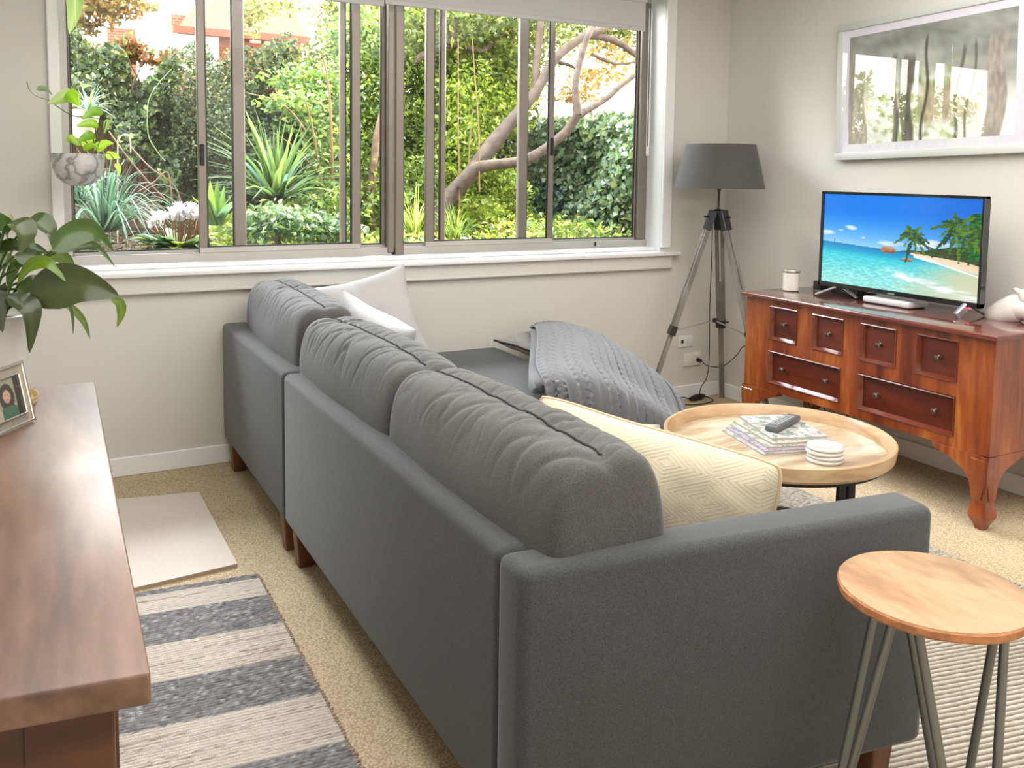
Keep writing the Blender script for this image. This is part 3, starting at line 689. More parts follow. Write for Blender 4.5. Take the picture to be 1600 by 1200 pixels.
def misty(U, W):
    A = lambda *c: np.array(c, float); mixc = lambda a, b_, t: a*(1-t[..., None])+b_*t[..., None]
    nz = np.vectorize(lambda x, y: noise.noise(V((x, y, 5.3)))); n1 = nz(U*5, W*9); n2 = nz(U*20+W*6, W*16); n3 = nz(U*60, W*12)
    g = 132+105*np.clip((.76-W+.10*np.cos((U-.4)*6))*2.4, 0, 1)**1.2+34*n1+16*n2
    C = np.stack([g*.98, g, g*.97], -1)
    veg_refl = np.clip(.5+1.6*n2+.8*n1-.6*np.abs(W-.42), 0, 1)*np.clip((.74-W)*5, 0, 1)*np.clip((.86-U)*6, 0, 1)*np.clip((U-.08)*8, 0, 1)
    C = mixc(C, A(128, 140, 84)*(1+.5*n3[..., None]), veg_refl*.75)  # garden greenery mirrored in the glass, painted into the print
    fence = np.clip((U-.42)*8, 0, 1)*np.clip((.84-U)*10, 0, 1)*np.clip((.50-W)*12, 0, 1)*np.clip((W-.10)*12, 0, 1)
    C = mixc(C, A(164, 146, 124)*(1+.18*n3[..., None]), fence*.75)  # reflected garden fence, likewise painted into the print
    for cx, w_, c0, top, sl in ((.31, .020, 70, .80, .02), (.39, .040, 84, .78, .0), (.505, .012, 54, .92, -.03), (.70, .013, 78, .80, -.05), (.77, .010, 84, .82, -.07), (.90, .055, 150, .85, -.03), (.05, .07, 150, .9, .02)):
        xc = cx+sl*(.5-W)+.012*np.sin(W*9+cx*20); m_ = np.clip((w_-np.abs(U-xc))*140, 0, 1)*np.clip((top-W)*14, 0, 1)
        C = mixc(C, A(c0, c0*.94, c0*.88)*(1+.22*n3[..., None]), m_*.9)
    return np.clip(C, 0, 255)
ay0, ay1, az0, az1 = 2.512, 3.452, 1.637, 2.212; nu, nv = 170, 110
U, W = np.meshgrid(np.linspace(0, 1, nu), np.linspace(0, 1, nv), indexing='ij')
P = np.stack([np.full(U.shape, RX-.0342), ay1-(ay1-ay0)*U, az0+(az1-az0)*W], -1).reshape(-1, 3)
P = np.array([tuple(RMp @ V(p)) for p in P])
npmesh('photograph', P, gq(nu, nv), attrmat('art_print', .7), pic, linA(misty(U, W)).reshape(-1, 3), True)
b = MB(); b.add([RMp @ V((RX-.0375, y, z)) for y, z in ((py0+fw-.002, pz0+fw-.002), (py0+fw-.002, pz1-fw+.002), (py1-fw+.002, pz1-fw+.002), (py1-fw+.002, pz0+fw-.002))], [(0, 1, 2, 3)]); obj('glass_pane', b, glass('picture_glass', .06, rough=.008, add=True), pic, smooth=False)

# ------------------------------------------------------------------ tripod lamp
M_lamp = fabric('charcoal_lampshade_linen', (80, 78, 75), 700, .9, .15, .1, 4)
M_lmet = pmat('gunmetal', (70, 70, 72), .35, .8)
M_lleg = wood('weathered_grey_wood', [(92, 88, 82), (122, 117, 110), (148, 143, 135)], 8, (1, 1, .1), .5, .1, 50)
M_lleg2 = pmat('pewter_leg', (120, 118, 112), .4, .4)
M_sil0 = pmat('brushed_steel', (190, 190, 188), .3, .7)
lc = V((3.60, 4.09, 0)); lamp = thing('floor_lamp', 'tripod floor lamp with dark grey shade and silver grey legs in the corner', 'lamp', lc)
obj('lamp_shade', MB().lathe([(.262, 1.372), (.266, 1.370), (.204, 1.628), (.200, 1.628), (.262, 1.372)], lc, 64), M_lamp, lamp)
obj('shade_ring', MB().tube([(lc.x+.02*math.cos(a), lc.y+.02*math.sin(a), 1.385) for a in np.linspace(0, 2*PI, 20)], .003, 6).bar(lc+V((-.26, 0, 1.385)), lc+V((.26, 0, 1.385)), .004, .004).bar(lc+V((0, -.26, 1.385)), lc+V((0, .26, 1.385)), .004, .004), M_lmet, lamp)
obj('pole', MB().lathe([(.011, 1.24), (.009, 1.25), (.007, 1.26), (.007, 1.35), (.014, 1.365), (.020, 1.38), (.020, 1.42)], lc, 20), M_lmet, lamp)
obj('bulb', MB().lathe([(.014, 1.42), (.016, 1.44), (.030, 1.475), (.030, 1.50), (.018, 1.525), (.001, 1.53)], lc, 20), pmat('opal_bulb', (240, 238, 230), .3), lamp)
obj('bracket', MB().lathe([(.020, 1.215), (.045, 1.222), (.045, 1.236), (.020, 1.246)], lc, 6), M_lmet, lamp)
a0 = .7036; Rf = .43
for k, name in ((0, 'leg'), (1, 'leg'), (2, 'leg')):
    a = a0+k*2*PI/3; d = V((math.cos(a), math.sin(a), 0)); s_ = V((-d.y, d.x, 0))
    top = lc+d*.035+V((0, 0, 1.225)); foot = lc+d*Rf+V((0, 0, .0)); ax = (foot-top)
    q = lambda f: top+ax*f
    b = MB()
    for sd in (-1, 1): b.bar(q(.05)+s_*.0165*sd, q(.60)+s_*.0165*sd, .021, .026, up=d)
    b.bar(q(.36), q(.997), .030, .022, up=d)
    lg = obj('leg', b, M_lleg, lamp, smooth=False)
    obj('leg_cap', MB().bar(q(-.01), q(.085), .060, .034, up=d, bev=.003), M_lmet, lg)
    obj('leg_collar', MB().bar(q(.555), q(.60), .062, .036, up=d, bev=.003), M_lmet, lg)
    obj('knob', MB().tube([q(.57)-s_*.03, q(.57)-s_*.05], .006, 8), M_lmet, lg); obj('knob', MB().tube([q(.02)+d*.016, q(.02)+d*.045], .006, 8), M_lmet, lg)
    hub = lc+V((0, 0, .575)); p = q(.58)
    obj('spreader', MB().bar(p-d*.012, hub, .004, .008), M_sil0, lamp, smooth=False)
obj('spreader_hub', MB().lathe([(.002, .56), (.014, .565), (.014, .585), (.002, .59)], lc, 16), M_lmet, lamp)
cordp = [at(1114, 330, 4.08), at(1112, 400, 4.10), at(1109, 480, 4.15), at(1108, 560, 4.25), at(1104, 590, 4.32), at(1095, 606, 4.36), V((3.73, 4.36, .012))]
obj('lamp_cord', MB().tube(bez(cordp, 60), .003, 6), M_blk, lamp)

# ------------------------------------------------------------------ wall outlets, plug, cables
M_plate = pmat('outlet_plastic', (232, 232, 230), .35)
t = thing('wall_outlet', 'small white light switch plate low on the wall behind the lamp', 'outlet', (3.675, D, .38))
obj('plate', MB().box((3.618, D-.009, .342), (3.732, D-.001, .418), .003, 2), M_plate, t)
obj('rocker', MB().box((3.636, D-.012, .368), (3.654, D-.008, .392), .002, 1), M_blk, t); obj('dial', MB().lathe([(.010, 0), (.010, .006), (.001, .007)], (3.69, D-.009, .38), 16, Matrix.Rotation(PI/2, 4, 'X')), M_plate, t)
t = thing('wall_outlet', 'cream double power outlet below the switch plate, with a black plug in it', 'outlet', (3.73, D, .25))
obj('plate', MB().box((3.662, D-.012, .215), (3.80, D-.001, .302), .003, 2), pmat('outlet_cream', (226, 222, 212), .4), t)
for zz in (.285, .232): obj('socket', MB().box((3.755, D-.014, zz-.008), (3.79, D-.011, zz+.008), .001, 1), M_plate, t)
t = thing('power_plug', 'black plug in the cream outlet, its cord running behind the console', 'cable', (3.775, D-.014, .25))
obj('plug_head', MB().tube([(3.772, D-.016, .252), (3.772, D-.05, .252)], [.014, .009], 10), M_blk, t)
obj('cord', MB().tube(bez([(3.772, D-.05, .252), at(1105, 571, 4.36), at(1128, 573, 4.32), at(1150, 556, 4.22), at(1166, 540, 4.08), (3.85, 3.85, .40), (3.90, 3.55, .45)], 50), .003, 6), M_blk, t)
t = thing('power_strip', 'black power adapter and coiled cord on the carpet beside the baseboard', 'cable', (3.72, 4.38, 0))
obj('adapter', MB().tube([(3.66, 4.365, .020), (3.70, 4.37, .022), (3.76, 4.385, .022), (3.80, 4.39, .020)], [.012, .020, .020, .010], 12), M_blk, t)
obj('cord', MB().tube(bez([(3.80, 4.39, .018), (3.83, 4.36, .006), (3.80, 4.31, .006), (3.70, 4.28, .006), (3.60, 4.30, .006), (3.55, 4.36, .01), (3.62, 4.39, .03), (3.68, 4.36, .01)], 60), .0035, 6), M_blk, t)
t = thing('television_cable', 'thin black cable running from the television to the wall past the candle jar', 'cable', (3.80, 3.55, CT))
obj('cord', MB().tube(bez([(tvx+.06, 3.34, .93), (3.80, 3.42, .895), (3.86, 3.52, .870), (3.92, 3.62, .845), (3.95, 3.66, .80)], 30), .0035, 6), M_blk, t)
t = thing('trailing_cable', 'tangle of black cables hanging below the console at its left leg', 'cable', (3.75, 3.40, 0))
for pts in ([(3.80, 3.55, .315), (3.78, 3.50, .18), (3.76, 3.42, .20), (3.75, 3.34, .314)], [(3.85, 3.46, .315), (3.83, 3.42, .12), (3.82, 3.36, .03), (3.82, 3.25, .006)], [(3.80, 3.28, .315), (3.79, 3.25, .22), (3.80, 3.22, .10), (3.82, 3.15, .006)]):
    obj('cord', MB().tube(bez(pts, 24), .0035, 6), M_blk, t)

# ------------------------------------------------------------------ coffee table and what lies on it
M_mango = wood('pale_mango_wood', [(138, 116, 92), (168, 147, 119), (187, 170, 145), (196, 188, 175)], 4.5, (.35, 1.6, 1), .32, .4, 40, 1.6)
M_mangor = wood('mango_rim', [(156, 126, 92), (184, 152, 116), (202, 174, 140)], 6, (.4, .4, 2), .35, .35, 40)
M_iron = pmat('black_iron', (34, 35, 36), .45, .6, bscale=120, bstr=.1)
tc_ = V((2.535, 2.500, 0)); TT = .394; RT = .437
ct = thing('coffee_table', 'round tray top coffee table of pale wood on a black iron base', 'table', tc_)
obj('tray_floor', MB().lathe([(.001, TT), (.405, TT), (.405, TT+.010), (.001, TT+.010)], tc_, 72), M_mango, ct)
obj('rim', MB().lathe([(.400, TT-.004), (.418, TT-.006), (.431, TT+.006), (RT, TT+.044), (RT, TT+.054), (.431, TT+.058), (.422, TT+.057), (.412, TT+.040), (.404, TT+.009), (.400, TT+.006), (.400, TT-.004)], tc_, 96), M_mangor, ct)
b = MB().lathe([(.385, TT-.022), (.402, TT-.022), (.402, TT-.003), (.385, TT-.003), (.385, TT-.022)], tc_, 72)
obj('top_ring', b, M_iron, ct)
for k in range(4):
    a = math.radians(-95+90*k); d = V((math.cos(a), math.sin(a), 0)); s_ = V((-d.y, d.x, 0)); b = MB()
    for sd in (-1, 1): b.bar(tc_+d*.372+s_*.022*sd+V((0, 0, .0)), tc_+d*.372+s_*.022*sd+V((0, 0, TT-.015)), .030, .016, up=d)
    obj('leg', b, M_iron, ct, smooth=False)
b = MB().lathe([(.350, 0), (.378, 0), (.378, .018), (.350, .018), (.350, 0)], tc_, 72)
obj('base_ring', b, M_iron, ct)
TS = TT+.010
# magazines, each a thing of its own
def mag(label, cx, cy_, rz, L, W_, th, z, cov, seed):
    t = thing('magazine', label, 'magazine', (cx, cy_, z), 'magazines stacked on the coffee table')
    M = Matrix.Translation((cx, cy_, z)) @ Matrix.Rotation(rz, 4, 'Z')
    obj('pages', MB().box((-L/2+.002, -W_/2+.002, .0008), (L/2-.003, W_/2-.002, th-.0008), 0, 1, M), pmat('magazine_pages', (180, 176, 170), .7, nscale=400, namt=.12, stretch=(.02, .02, 1)), t, smooth=False)
    n = 60; g = np.linspace(-.5, .5, n); A_, B_ = np.meshgrid(g, g, indexing='ij')
    P = np.stack([A_*L, B_*W_, np.full(A_.shape, th)], -1).reshape(-1, 3); P = np.array([tuple(M @ V(p)) for p in P])
    nzv = np.vectorize(lambda x, y: noise.noise(V((x*7, y*9, seed)))); q = nzv(A_, B_); q2 = nzv(A_*4, B_*6)
    C = np.array(cov, float)[None, None, :]*np.ones(A_.shape+(1,)); 
    C = np.where((q > .16)[..., None], C*np.array([.74, .78, .74]), C); C = np.where((q2 > .34)[..., None], C*.55, C)
    C = np.where((q < -.33)[..., None], C*np.array([1.0, .90, .88]), C)
    npmesh('cover', P, gq(n, n), attrmat('magazine_cover', .4, coat=.1), t, .62*linA(np.clip(C, 0, 255)).reshape(-1, 3), True)
    obj('back_cover', MB().box((-L/2, -W_/2, 0), (L/2, W_/2, .0007), 0, 1, M).box((L/2-.003, -W_/2, 0), (L/2, W_/2, th), .0006, 1, M), pmat('magazine_back', (186, 184, 184), .4), t, smooth=False)
    return t
a = math.radians(0)
mag('lowest magazine of the stack, with a white spine', 2.528, 2.535, 1.33, .32, .235, .0075, TS, (226, 222, 226), 1.1)
mag('second magazine from the bottom of the stack, purple edged', 2.548, 2.540, 1.30, .32, .235, .0075, TS+.0077, (206, 190, 214), 2.2)
mag('third magazine from the bottom of the stack, cream cover', 2.575, 2.548, 1.27, .32, .235, .0075, TS+.0154, (230, 226, 214), 3.7)
mag('fourth magazine from the bottom of the stack, with a yellow patch', 2.600, 2.556, 1.31, .315, .23, .0075, TS+.0231, (224, 222, 204), 4.9)
mag('topmost magazine of the stack with a pale floral cover, under the remote', 2.640, 2.580, 1.235, .32, .235, .008, TS+.0308, (226, 226, 224), 6.1)
t = thing('remote_control', 'grey television remote lying on the magazine stack', 'remote', (2.645, 2.575, TS+.0388))
rm = Matrix.Translation((2.640, 2.572, TS+.0389)) @ Matrix.Rotation(math.radians(22), 4, 'Z')
obj('case', MB().box((-.118, -.028, 0), (.118, .028, .026), .009, 3, rm), pmat('grey_remote_plastic', (92, 94, 96), .4), t)
b = MB()
for i in range(9):
    for j in range(3): b.box((-.09+.019*i, -.017+.0125*j, .025), (-.077+.019*i, -.008+.0125*j, .0285), .0015, 1, rm)
obj('buttons', b, pmat('pale_remote_keys', (150, 152, 154), .5), t)
# coasters
M_coast = pmat('white_marble_coaster', (194, 192, 188), .3, nscale=14, namt=.03, coat=.3)
cz = (2.545, 2.268)
first = None; names = ('white round coaster at the bottom of the stack of four', 'white round coaster second from the bottom of the stack', 'white round coaster third from the bottom, just under the topmost', 'topmost white round coaster of the stack, with a shallow dish')
for k in range(4):
    off = ((0, 0), (.002, -.001), (-.0015, .002), (.001, .001))[k]
    if first is None:
        first = thing('coaster', names[0], 'coaster', (cz[0], cz[1], TS), 'white coasters stacked on the coffee table')
        obj('disc', MB().lathe([(.060, 0), (.065, .0015), (.067, .007), (.065, .0125), (.062, .0148), (.057, .0148), (.053, .0132), (.001, .0132)], (cz[0], cz[1], TS), 48), M_coast, first)
    else:
        c = first.copy(); COL.objects.link(c); c.location = (cz[0]+off[0], cz[1]+off[1], TS+.0151*k); c['label'] = names[k]
        for ch in list(first.children):
            d = ch.copy(); COL.objects.link(d); d.parent = c

# ------------------------------------------------------------------ side table with hairpin legs
M_st = wood('oak_side_top', [(150, 112, 80), (172, 132, 96), (186, 148, 112), (176, 136, 100)], 3.2, (1.6, .45, 1), .42, .2, 40, 1.8)
M_bark = pmat('orange_bark_edge', (176, 118, 78), .5, nscale=40, namt=.3, bscale=60, bstr=.5)
M_hair = pmat('gunmetal_hairpin', (126, 129, 128), .36, .75)
stc = V((1.525, 1.078, 0)); SZ = .652; SR = .174
st = thing('side_table', 'small round wooden side table with three hairpin legs beside the armrest', 'table', stc)
M_st2 = wood('oak_side_top_grain', [(130, 100, 72), (162, 130, 96), (182, 152, 118)], 5, (.8, .5, 1), .42, .2, 40, 2.6)
# top in two glued boards
aj = math.radians(-52); dj = V((math.cos(aj), math.sin(aj), 0)); nj = V((-dj.y, dj.x, 0)); off = .045
def half(sgn):
    pts = []
    for k in range(97):
        a = 2*PI*k/96; p = V((math.cos(a), math.sin(a), 0))*(SR-.001)
        s = p.dot(nj)-off
        if s*sgn < 0: p = p-nj*s if abs(s) < 2*SR else p
        pl = SR*SR-off*off
        q = p.dot(dj); lim = math.sqrt(max(0, pl))
        if s*sgn < 0: p = nj*off+dj*max(-lim, min(lim, q))
        pts.append((stc.x+p.x, stc.y+p.y))
    out = [pts[0]]
    for p in pts[1:]:
        if (p[0]-out[-1][0])**2+(p[1]-out[-1][1])**2 > 1e-7: out.append(p)
    if (out[0][0]-out[-1][0])**2+(out[0][1]-out[-1][1])**2 < 1e-7: out.pop()
    return out
obj('top_board', MB().prism(half(-1), SZ-.020, SZ), M_st, st, smooth=False)
obj('top_board', MB().prism(half(1), SZ-.020, SZ), M_st2, st, smooth=False)
b = MB(); rr = [SR+.0012*noise.noise(V((math.cos(a)*6, math.sin(a)*6, 2)))*2 for a in np.linspace(0, 2*PI, 97)[:96]]
vs, fs = [], []
for k in range(96):
    a = 2*PI*k/96
    for r_, z in ((-.001, SZ-.0005), (.002, SZ-.004), (.002, SZ-.016), (-.002, SZ-.0205)): vs.append((stc.x+(rr[k]+r_)*math.cos(a), stc.y+(rr[k]+r_)*math.sin(a), z))
for k in range(96):
    for j in range(3): fs.append((k*4+j, ((k+1) % 96)*4+j, ((k+1) % 96)*4+j+1, k*4+j+1))
obj('bark_edge', b.add(vs, fs), M_bark, st)
for ang in (15, 135, 255):
    a = math.radians(ang); d = V((math.cos(a), math.sin(a), 0)); s_ = V((-d.y, d.x, 0)); ft = stc+d*.18+V((0, 0, .0145))
    pa, pb = stc+d*.08+s_*.097+V((0, 0, SZ-.02)), stc+d*.08-s_*.097+V((0, 0, SZ-.02))
    pts = [pa, pa.lerp(ft+s_*.009, .5), ft+s_*.009, ft+s_*.005-V((0, 0, .001)), ft-s_*.005-V((0, 0, .001)), ft-s_*.009, pb.lerp(ft-s_*.009, .5), pb]
    lg = obj('leg', MB().tube(pts, .0088, 12), M_hair, st)
    mid = (pa+pb)/2; M = Matrix.Translation(mid) @ Matrix.Rotation(a, 4, 'Z'); obj('mounting_plate', MB().box((-.02, -.105, -.003), (.02, .105, 0), 0, 1, M), M_hair, lg, smooth=False)

# ------------------------------------------------------------------ rugs and mat
def textile(name, label, corners, nu, nv, colfn, mat, h=.008, cat='rug', fringe=None):
    """flat woven rectangle; corners in order (u0v0, u1v0, u1v1, u0v1)"""
    c = [V((*p, 0)) for p in corners]; t = thing(name, label, cat, (c[0]+c[2])/2)
    U, W = np.meshgrid(np.linspace(0, 1, nu), np.linspace(0, 1, nv), indexing='ij')
    C4 = np.array([tuple(p) for p in c])
    P = ((1-U)*(1-W))[..., None]*C4[0]+(U*(1-W))[..., None]*C4[1]+(U*W)[..., None]*C4[2]+((1-U)*W)[..., None]*C4[3]
    hh, cc = colfn(U, W, P); P = P.copy(); P[..., 2] = h+hh
    npmesh('weave', P.reshape(-1, 3), gq(nu, nv), mat, t, linA(np.clip(cc, 0, 255)).reshape(-1, 3), True)
    m = MB()
    for a, b_ in ((0, 1), (1, 2), (2, 3), (3, 0)):
        m.add([c[a]+V((0, 0, h)), c[b_]+V((0, 0, h)), c[b_], c[a]], [(0, 1, 2, 3)])
    obj('edge', m, pmat('rug_edge', (170, 150, 130), .9), t, smooth=False)
    if fringe:
        f = MB(); a, b_ = c[1], c[2]; n = fringe; r_ = random.Random(4)
        for k in range(n):
            p = a.lerp(b_, (k+.5)/n); l = .006+.007*r_.random()
            f.tube([p+V((-.004, 0, h*.8)), p+V((l*.5, r_.uniform(-.003, .003), h*.9)), p+V((l, r_.uniform(-.004, .004), .003))], [.0045, .0045, .003], 5)
        obj('fringe', f, pmat('rug_fringe', (166, 146, 128), .95), t)
    return t
bound = [3.128, 3.085, 2.945, 2.737, 2.522, 2.304, 2.075, 1.860, 1.640, 1.42, 1.20, .98, .76, .54, .3]
def runner(U, W, P):
    y = P[..., 1]+.055*(P[..., 0]-.65)*-1*-.9
    nz = np.vectorize(lambda a, b_, c_: noise.noise(V((a, b_, c_))))
    yq = P[..., 1]-.097*(.65-P[..., 0])
    n1 = nz(P[..., 0]*60, P[..., 1]*200, .5*U); n2 = nz(P[..., 0]*2.5, yq*230, 3.+0*U); n3 = nz(P[..., 0]*140, P[..., 1]*60, 7.+0*U)
    yy = P[..., 1]-.11*(.65-P[..., 0])*-1-.0
    yy = P[..., 1]-.097*(.65-P[..., 0])
    idx = np.zeros(U.shape, int)
    for b_ in bound: idx += (yy < b_)
    light = (idx % 2 == 0)
    L_ = np.array([206, 196, 184.])*(1+.13*n2+.10*n1)[..., None]; L_ = np.where((n2 > .38)[..., None], L_*np.array([.74, .68, .66]), L_)
    D_ = np.array([132, 130, 130.])*(1+.35*n1+.3*n3)[..., None]; D_ = np.where((n3 > .45)[..., None], np.array([184, 182, 178.]), D_)
    C = np.where(light[..., None], L_, D_)
    rows = np.abs(np.sin(yy*PI/.0125))
    return .004*rows+.002*n1, C*(.82+.18*rows)[..., None]
textile('striped_runner', 'flatwoven runner in dark grey and off white stripes beside the sideboard', [(-.25, .30), (.648, .30), (.664, 3.125), (-.25, 3.19)], 90, 1000, runner, attrmat('runner_wool', .95, bscale=250, bstr=.5, spec=.1), .006, fringe=190)
def matf(U, W, P):
    nz = np.vectorize(lambda a, b_: noise.noise(V((a, b_, 1.1)))); n1 = nz(P[..., 0]*120, P[..., 1]*120); n2 = nz(P[..., 0]*5, P[..., 1]*5)
    return .0008*n1, np.array([212, 202, 192.])*(1+.03*n1+.02*n2)[..., None]
textile('floor_mat', 'plain beige mat lying between the striped runner and the wall', [(-.1, 3.150), (.617, 3.222), (.612, 4.040), (-.1, 4.175)], 120, 130, matf, attrmat('mat_felt', .95, bscale=200, bstr=.2, spec=.1), .014, 'mat')
def arearug(U, W, P):
    nz = np.vectorize(lambda a, b_, c_: noise.noise(V((a, b_, c_))))
    x = P[..., 0]; y = P[..., 1]+.20*x
    n1 = nz(x*9, y*34, 1.+0*U); n2 = nz(x*50, y*50, 4.+0*U); n3 = nz(x*3, y*3, 9.+0*U); n4 = nz(x*55, y*120, 2.+0*U)
    s = np.sin(2*PI*(y/.019+.22*n1)); k = np.clip((.5+.5*s), 0, 1)**.7+.25*n4
    k = np.where(P[..., 1] > 2.05, np.clip(.78+1.0*n4+.4*n2, 0, 1), k)
    lt = np.array([186, 178, 164.]); dk = np.array([96, 88, 79.])
    C = dk+(lt-dk)*k[..., None]; C = C*(1+.10*n3+.07*n2)[..., None]
    return .005*k+.001*n2, C
textile('area_rug', 'large light grey ribbed rug under the coffee table and side table', [(1.20, .55), (3.035, .55), (3.085, 3.10), (1.20, 3.10)], 170, 1000, arearug, attrmat('rug_wool', .95, bscale=200, bstr=.4, spec=.1), .006)

# ------------------------------------------------------------------ sideboard
M_sb = wood('walnut_gloss', [(62, 42, 32), (96, 68, 52), (120, 90, 72), (140, 110, 92)], 3.0, (1.2, .18, 1), .42, .6, 45, 1.5, .30)
M_sbd = wood('walnut_side', [(56, 30, 18), (78, 44, 26), (98, 60, 36)], 4, (.3, 1, 1.2), .35, .3, 45)
STZ = .85
sb = thing('sideboard', 'dark walnut sideboard with a glossy overhanging top, carrying the peace lily and photo frame', 'sideboard', (-.13, 1.9, 0))
obj('sideboard_top', MB().prism([(-.405, 1.155), (.107, 1.092), (.137, 2.705), (-.405, 2.705)], STZ-.042, STZ, .005, 3), M_sb, sb)
b = MB().prism([(-.40, 1.215), (.066, 1.162), (.095, 2.66), (-.40, 2.66)], .09, STZ-.042, .004, 1); obj('carcass', b, M_sbd, sb)
obj('end_frame', MB().prism([(-.03, 1.166), (.070, 1.155), (.072, 1.172), (-.03, 1.183)], .09, STZ-.042, .003, 1), M_sbd, sb)
for x, y in ((.025, 1.20), (.05, 2.60), (-.37, 1.25), (-.37, 2.60)): obj('leg', MB().box((x-.03, y-.03, 0), (x+.03, y+.03, .1), .003, 1), M_sbd, sb)
for y0, y1 in ((1.22, 1.67), (1.69, 2.15), (2.17, 2.62)):
    xa = .068+.029*(y0-1.165)/1.495; dr = obj('door', MB().prism([(xa-.004, y0), (xa+.010, y0), (xa+.019, y1), (xa+.005, y1)], .12, STZ-.07, .003, 1), M_sbd, sb)
    obj('knob', MB().lathe([(.006, 0), (.006, .012), (.013, .016), (.010, .026), (.001, .028)], (xa+.016, (y0+y1)/2-.15, .5), 16, Matrix.Rotation(PI/2, 4, 'Y')), M_knob, dr)

# ------------------------------------------------------------------ leaves
def blade(m, cols, pts, wdir, width, col, nl=14, nw=5, fold=.25, shape='lance', wav=0.0):
    """one leaf: centre line through pts (a curve), width along wdir"""
    cur = bez(pts, nl*2); L = len(cur); c0 = len(m.v); wdir = V(wdir).normalized()
    for i, p in enumerate(cur):
        t = i/(L-1); tan = (cur[min(i+1, L-1)]-cur[max(i-1, 0)]).normalized()
        wd = (wdir-tan*wdir.dot(tan)).normalized(); nn = tan.cross(wd)
        if shape == 'lance': k = (math.sin(PI*min(1, t**.82))**.72)*(1-.12*t) if t < 1 else 0
        elif shape == 'heart': k = min(1, (t*5))**.5*(1-t**2.2)**.8
        else: k = (1-t)**.8*min(1, t*8+.4)
        for j in range(nw):
            s = j/(nw-1)*2-1
            q = p+wd*(s*width/2*k)+nn*(fold*width*.5*k*(abs(s)**1.3))+nn*(wav*width*math.sin(t*11+s*2)*abs(s)*k)
            m.v.append(tuple(q)); sh = 1.0 if abs(s) > .05 else 1.25
            cols.append(tuple(c*sh for c in col))
    for i in range(L-1):
        for j in range(nw-1): a = c0+i*nw+j; m.f.append((a, a+nw, a+nw+1, a+1))
M_leafin = attrmat('indoor_leaf', .30, transl=.26, coat=.25)
def pleaf(m, cols, px, w, Y0_, Y1_, col, tilt=.4, sh='lance', fold=.22, wav=.03, dk=1.0):
    """leaf traced from the photograph; tilt turns its face between the viewer (0) and the ceiling (1)"""
    n = len(px); pts = [at(x, y, Y0_+(Y1_-Y0_)*i/(n-1)) for i, (x, y) in enumerate(px)]
    tan = (pts[-1]-pts[0]).normalized(); view = (pts[0]-V((0, 0, CAM_H))).normalized()
    side = tan.cross(view).normalized(); wd = side*math.cos(tilt)+view*math.sin(tilt)*(1 if side.z > 0 else -1)
    d = (pts[0]-V((0, 0, CAM_H))).dot(FWD); blade(m, cols, pts, wd, w/F_PX*d/max(.35, math.cos(tilt)), lin(col, dk), 14, 5, fold, sh, wav)
pl = thing('potted_peace_lily', 'peace lily with broad glossy leaves in a tall white pot on the sideboard', 'plant', (-.135, 2.53, STZ))
m, cols = MB(), []
G1, G2, G3, G4 = (62, 84, 30), (88, 122, 30), (70, 78, 48), (128, 156, 48)
LV = [([(50, 472), (85, 452), (125, 447), (186, 462)], 62, 2.44, 2.40, (62, 78, 30), .25), ([(82, 392), (110, 368), (145, 362), (178, 394)], 34, 2.50, 2.62, (66, 96, 24), .3),
      ([(85, 395), (120, 385), (150, 386), (181, 418)], 13, 2.55, 2.66, (70, 104, 28), .7), ([(64, 404), (90, 400), (108, 412), (119, 432)], 17, 2.58, 2.66, (112, 140, 58), .5),
      ([(28, 442), (48, 416), (75, 412), (103, 440)], 19, 2.46, 2.42, (116, 150, 30), .4), ([(32, 362), (58, 346), (76, 360), (82, 388)], 24, 2.44, 2.42, (74, 92, 42), .75),
      ([(8, 352), (28, 350), (37, 366), (30, 396)], 30, 2.40, 2.36, (78, 94, 48), .7), ([(-30, 390), (-8, 360), (2, 355), (13, 378)], 40, 2.45, 2.42, (60, 104, 24), .3),
      ([(-14, 396), (8, 386), (22, 384), (42, 394)], 18, 2.45, 2.4, (60, 80, 26), .5), ([(28, 462), (45, 446), (60, 438), (78, 444)], 18, 2.46, 2.5, (74, 96, 40), .5),
      ([(10, 462), (30, 472), (48, 490), (46, 552)], 30, 2.42, 2.385, (64, 78, 42), .55), ([(173, 466), (187, 474), (189, 490), (183, 512)], 13, 2.52, 2.53, (110, 140, 50), .2),
      ([(88, 468), (112, 482), (130, 502), (141, 530)], 10, 2.56, 2.58, (104, 128, 62), .3), ([(25, 420), (44, 396), (58, 390), (78, 398)], 20, 2.52, 2.55, (58, 84, 26), .4),
      ([(22, 400), (40, 404), (56, 402), (72, 412)], 22, 2.48, 2.52, (66, 92, 28), .5), ([(2, 470), (-6, 450), (-4, 478), (4, 520)], 26, 2.42, 2.39, (64, 76, 44), .4),
      ([(40, 358), (46, 372), (49, 384), (50, 396)], 10, 2.6, 2.6, (96, 136, 40), .2), ([(16, 334), (17, 342), (18, 350), (20, 360)], 6, 2.6, 2.6, (170, 180, 120), .1),
      ([(104, 468), (111, 484), (114, 502), (114, 524)], 4, 2.46, 2.46, (90, 110, 70), .1), ([(30, 452), (60, 462), (80, 456), (98, 462)], 12, 2.5, 2.55, (120, 150, 70), .5),
      ([(-20, 420), (0, 410), (12, 404), (28, 414)], 20, 2.56, 2.6, (84, 118, 34), .5), ([(14, 448), (20, 425), (30, 408), (46, 402)], 14, 2.56, 2.58, (74, 106, 34), .5)]
stm = MB()
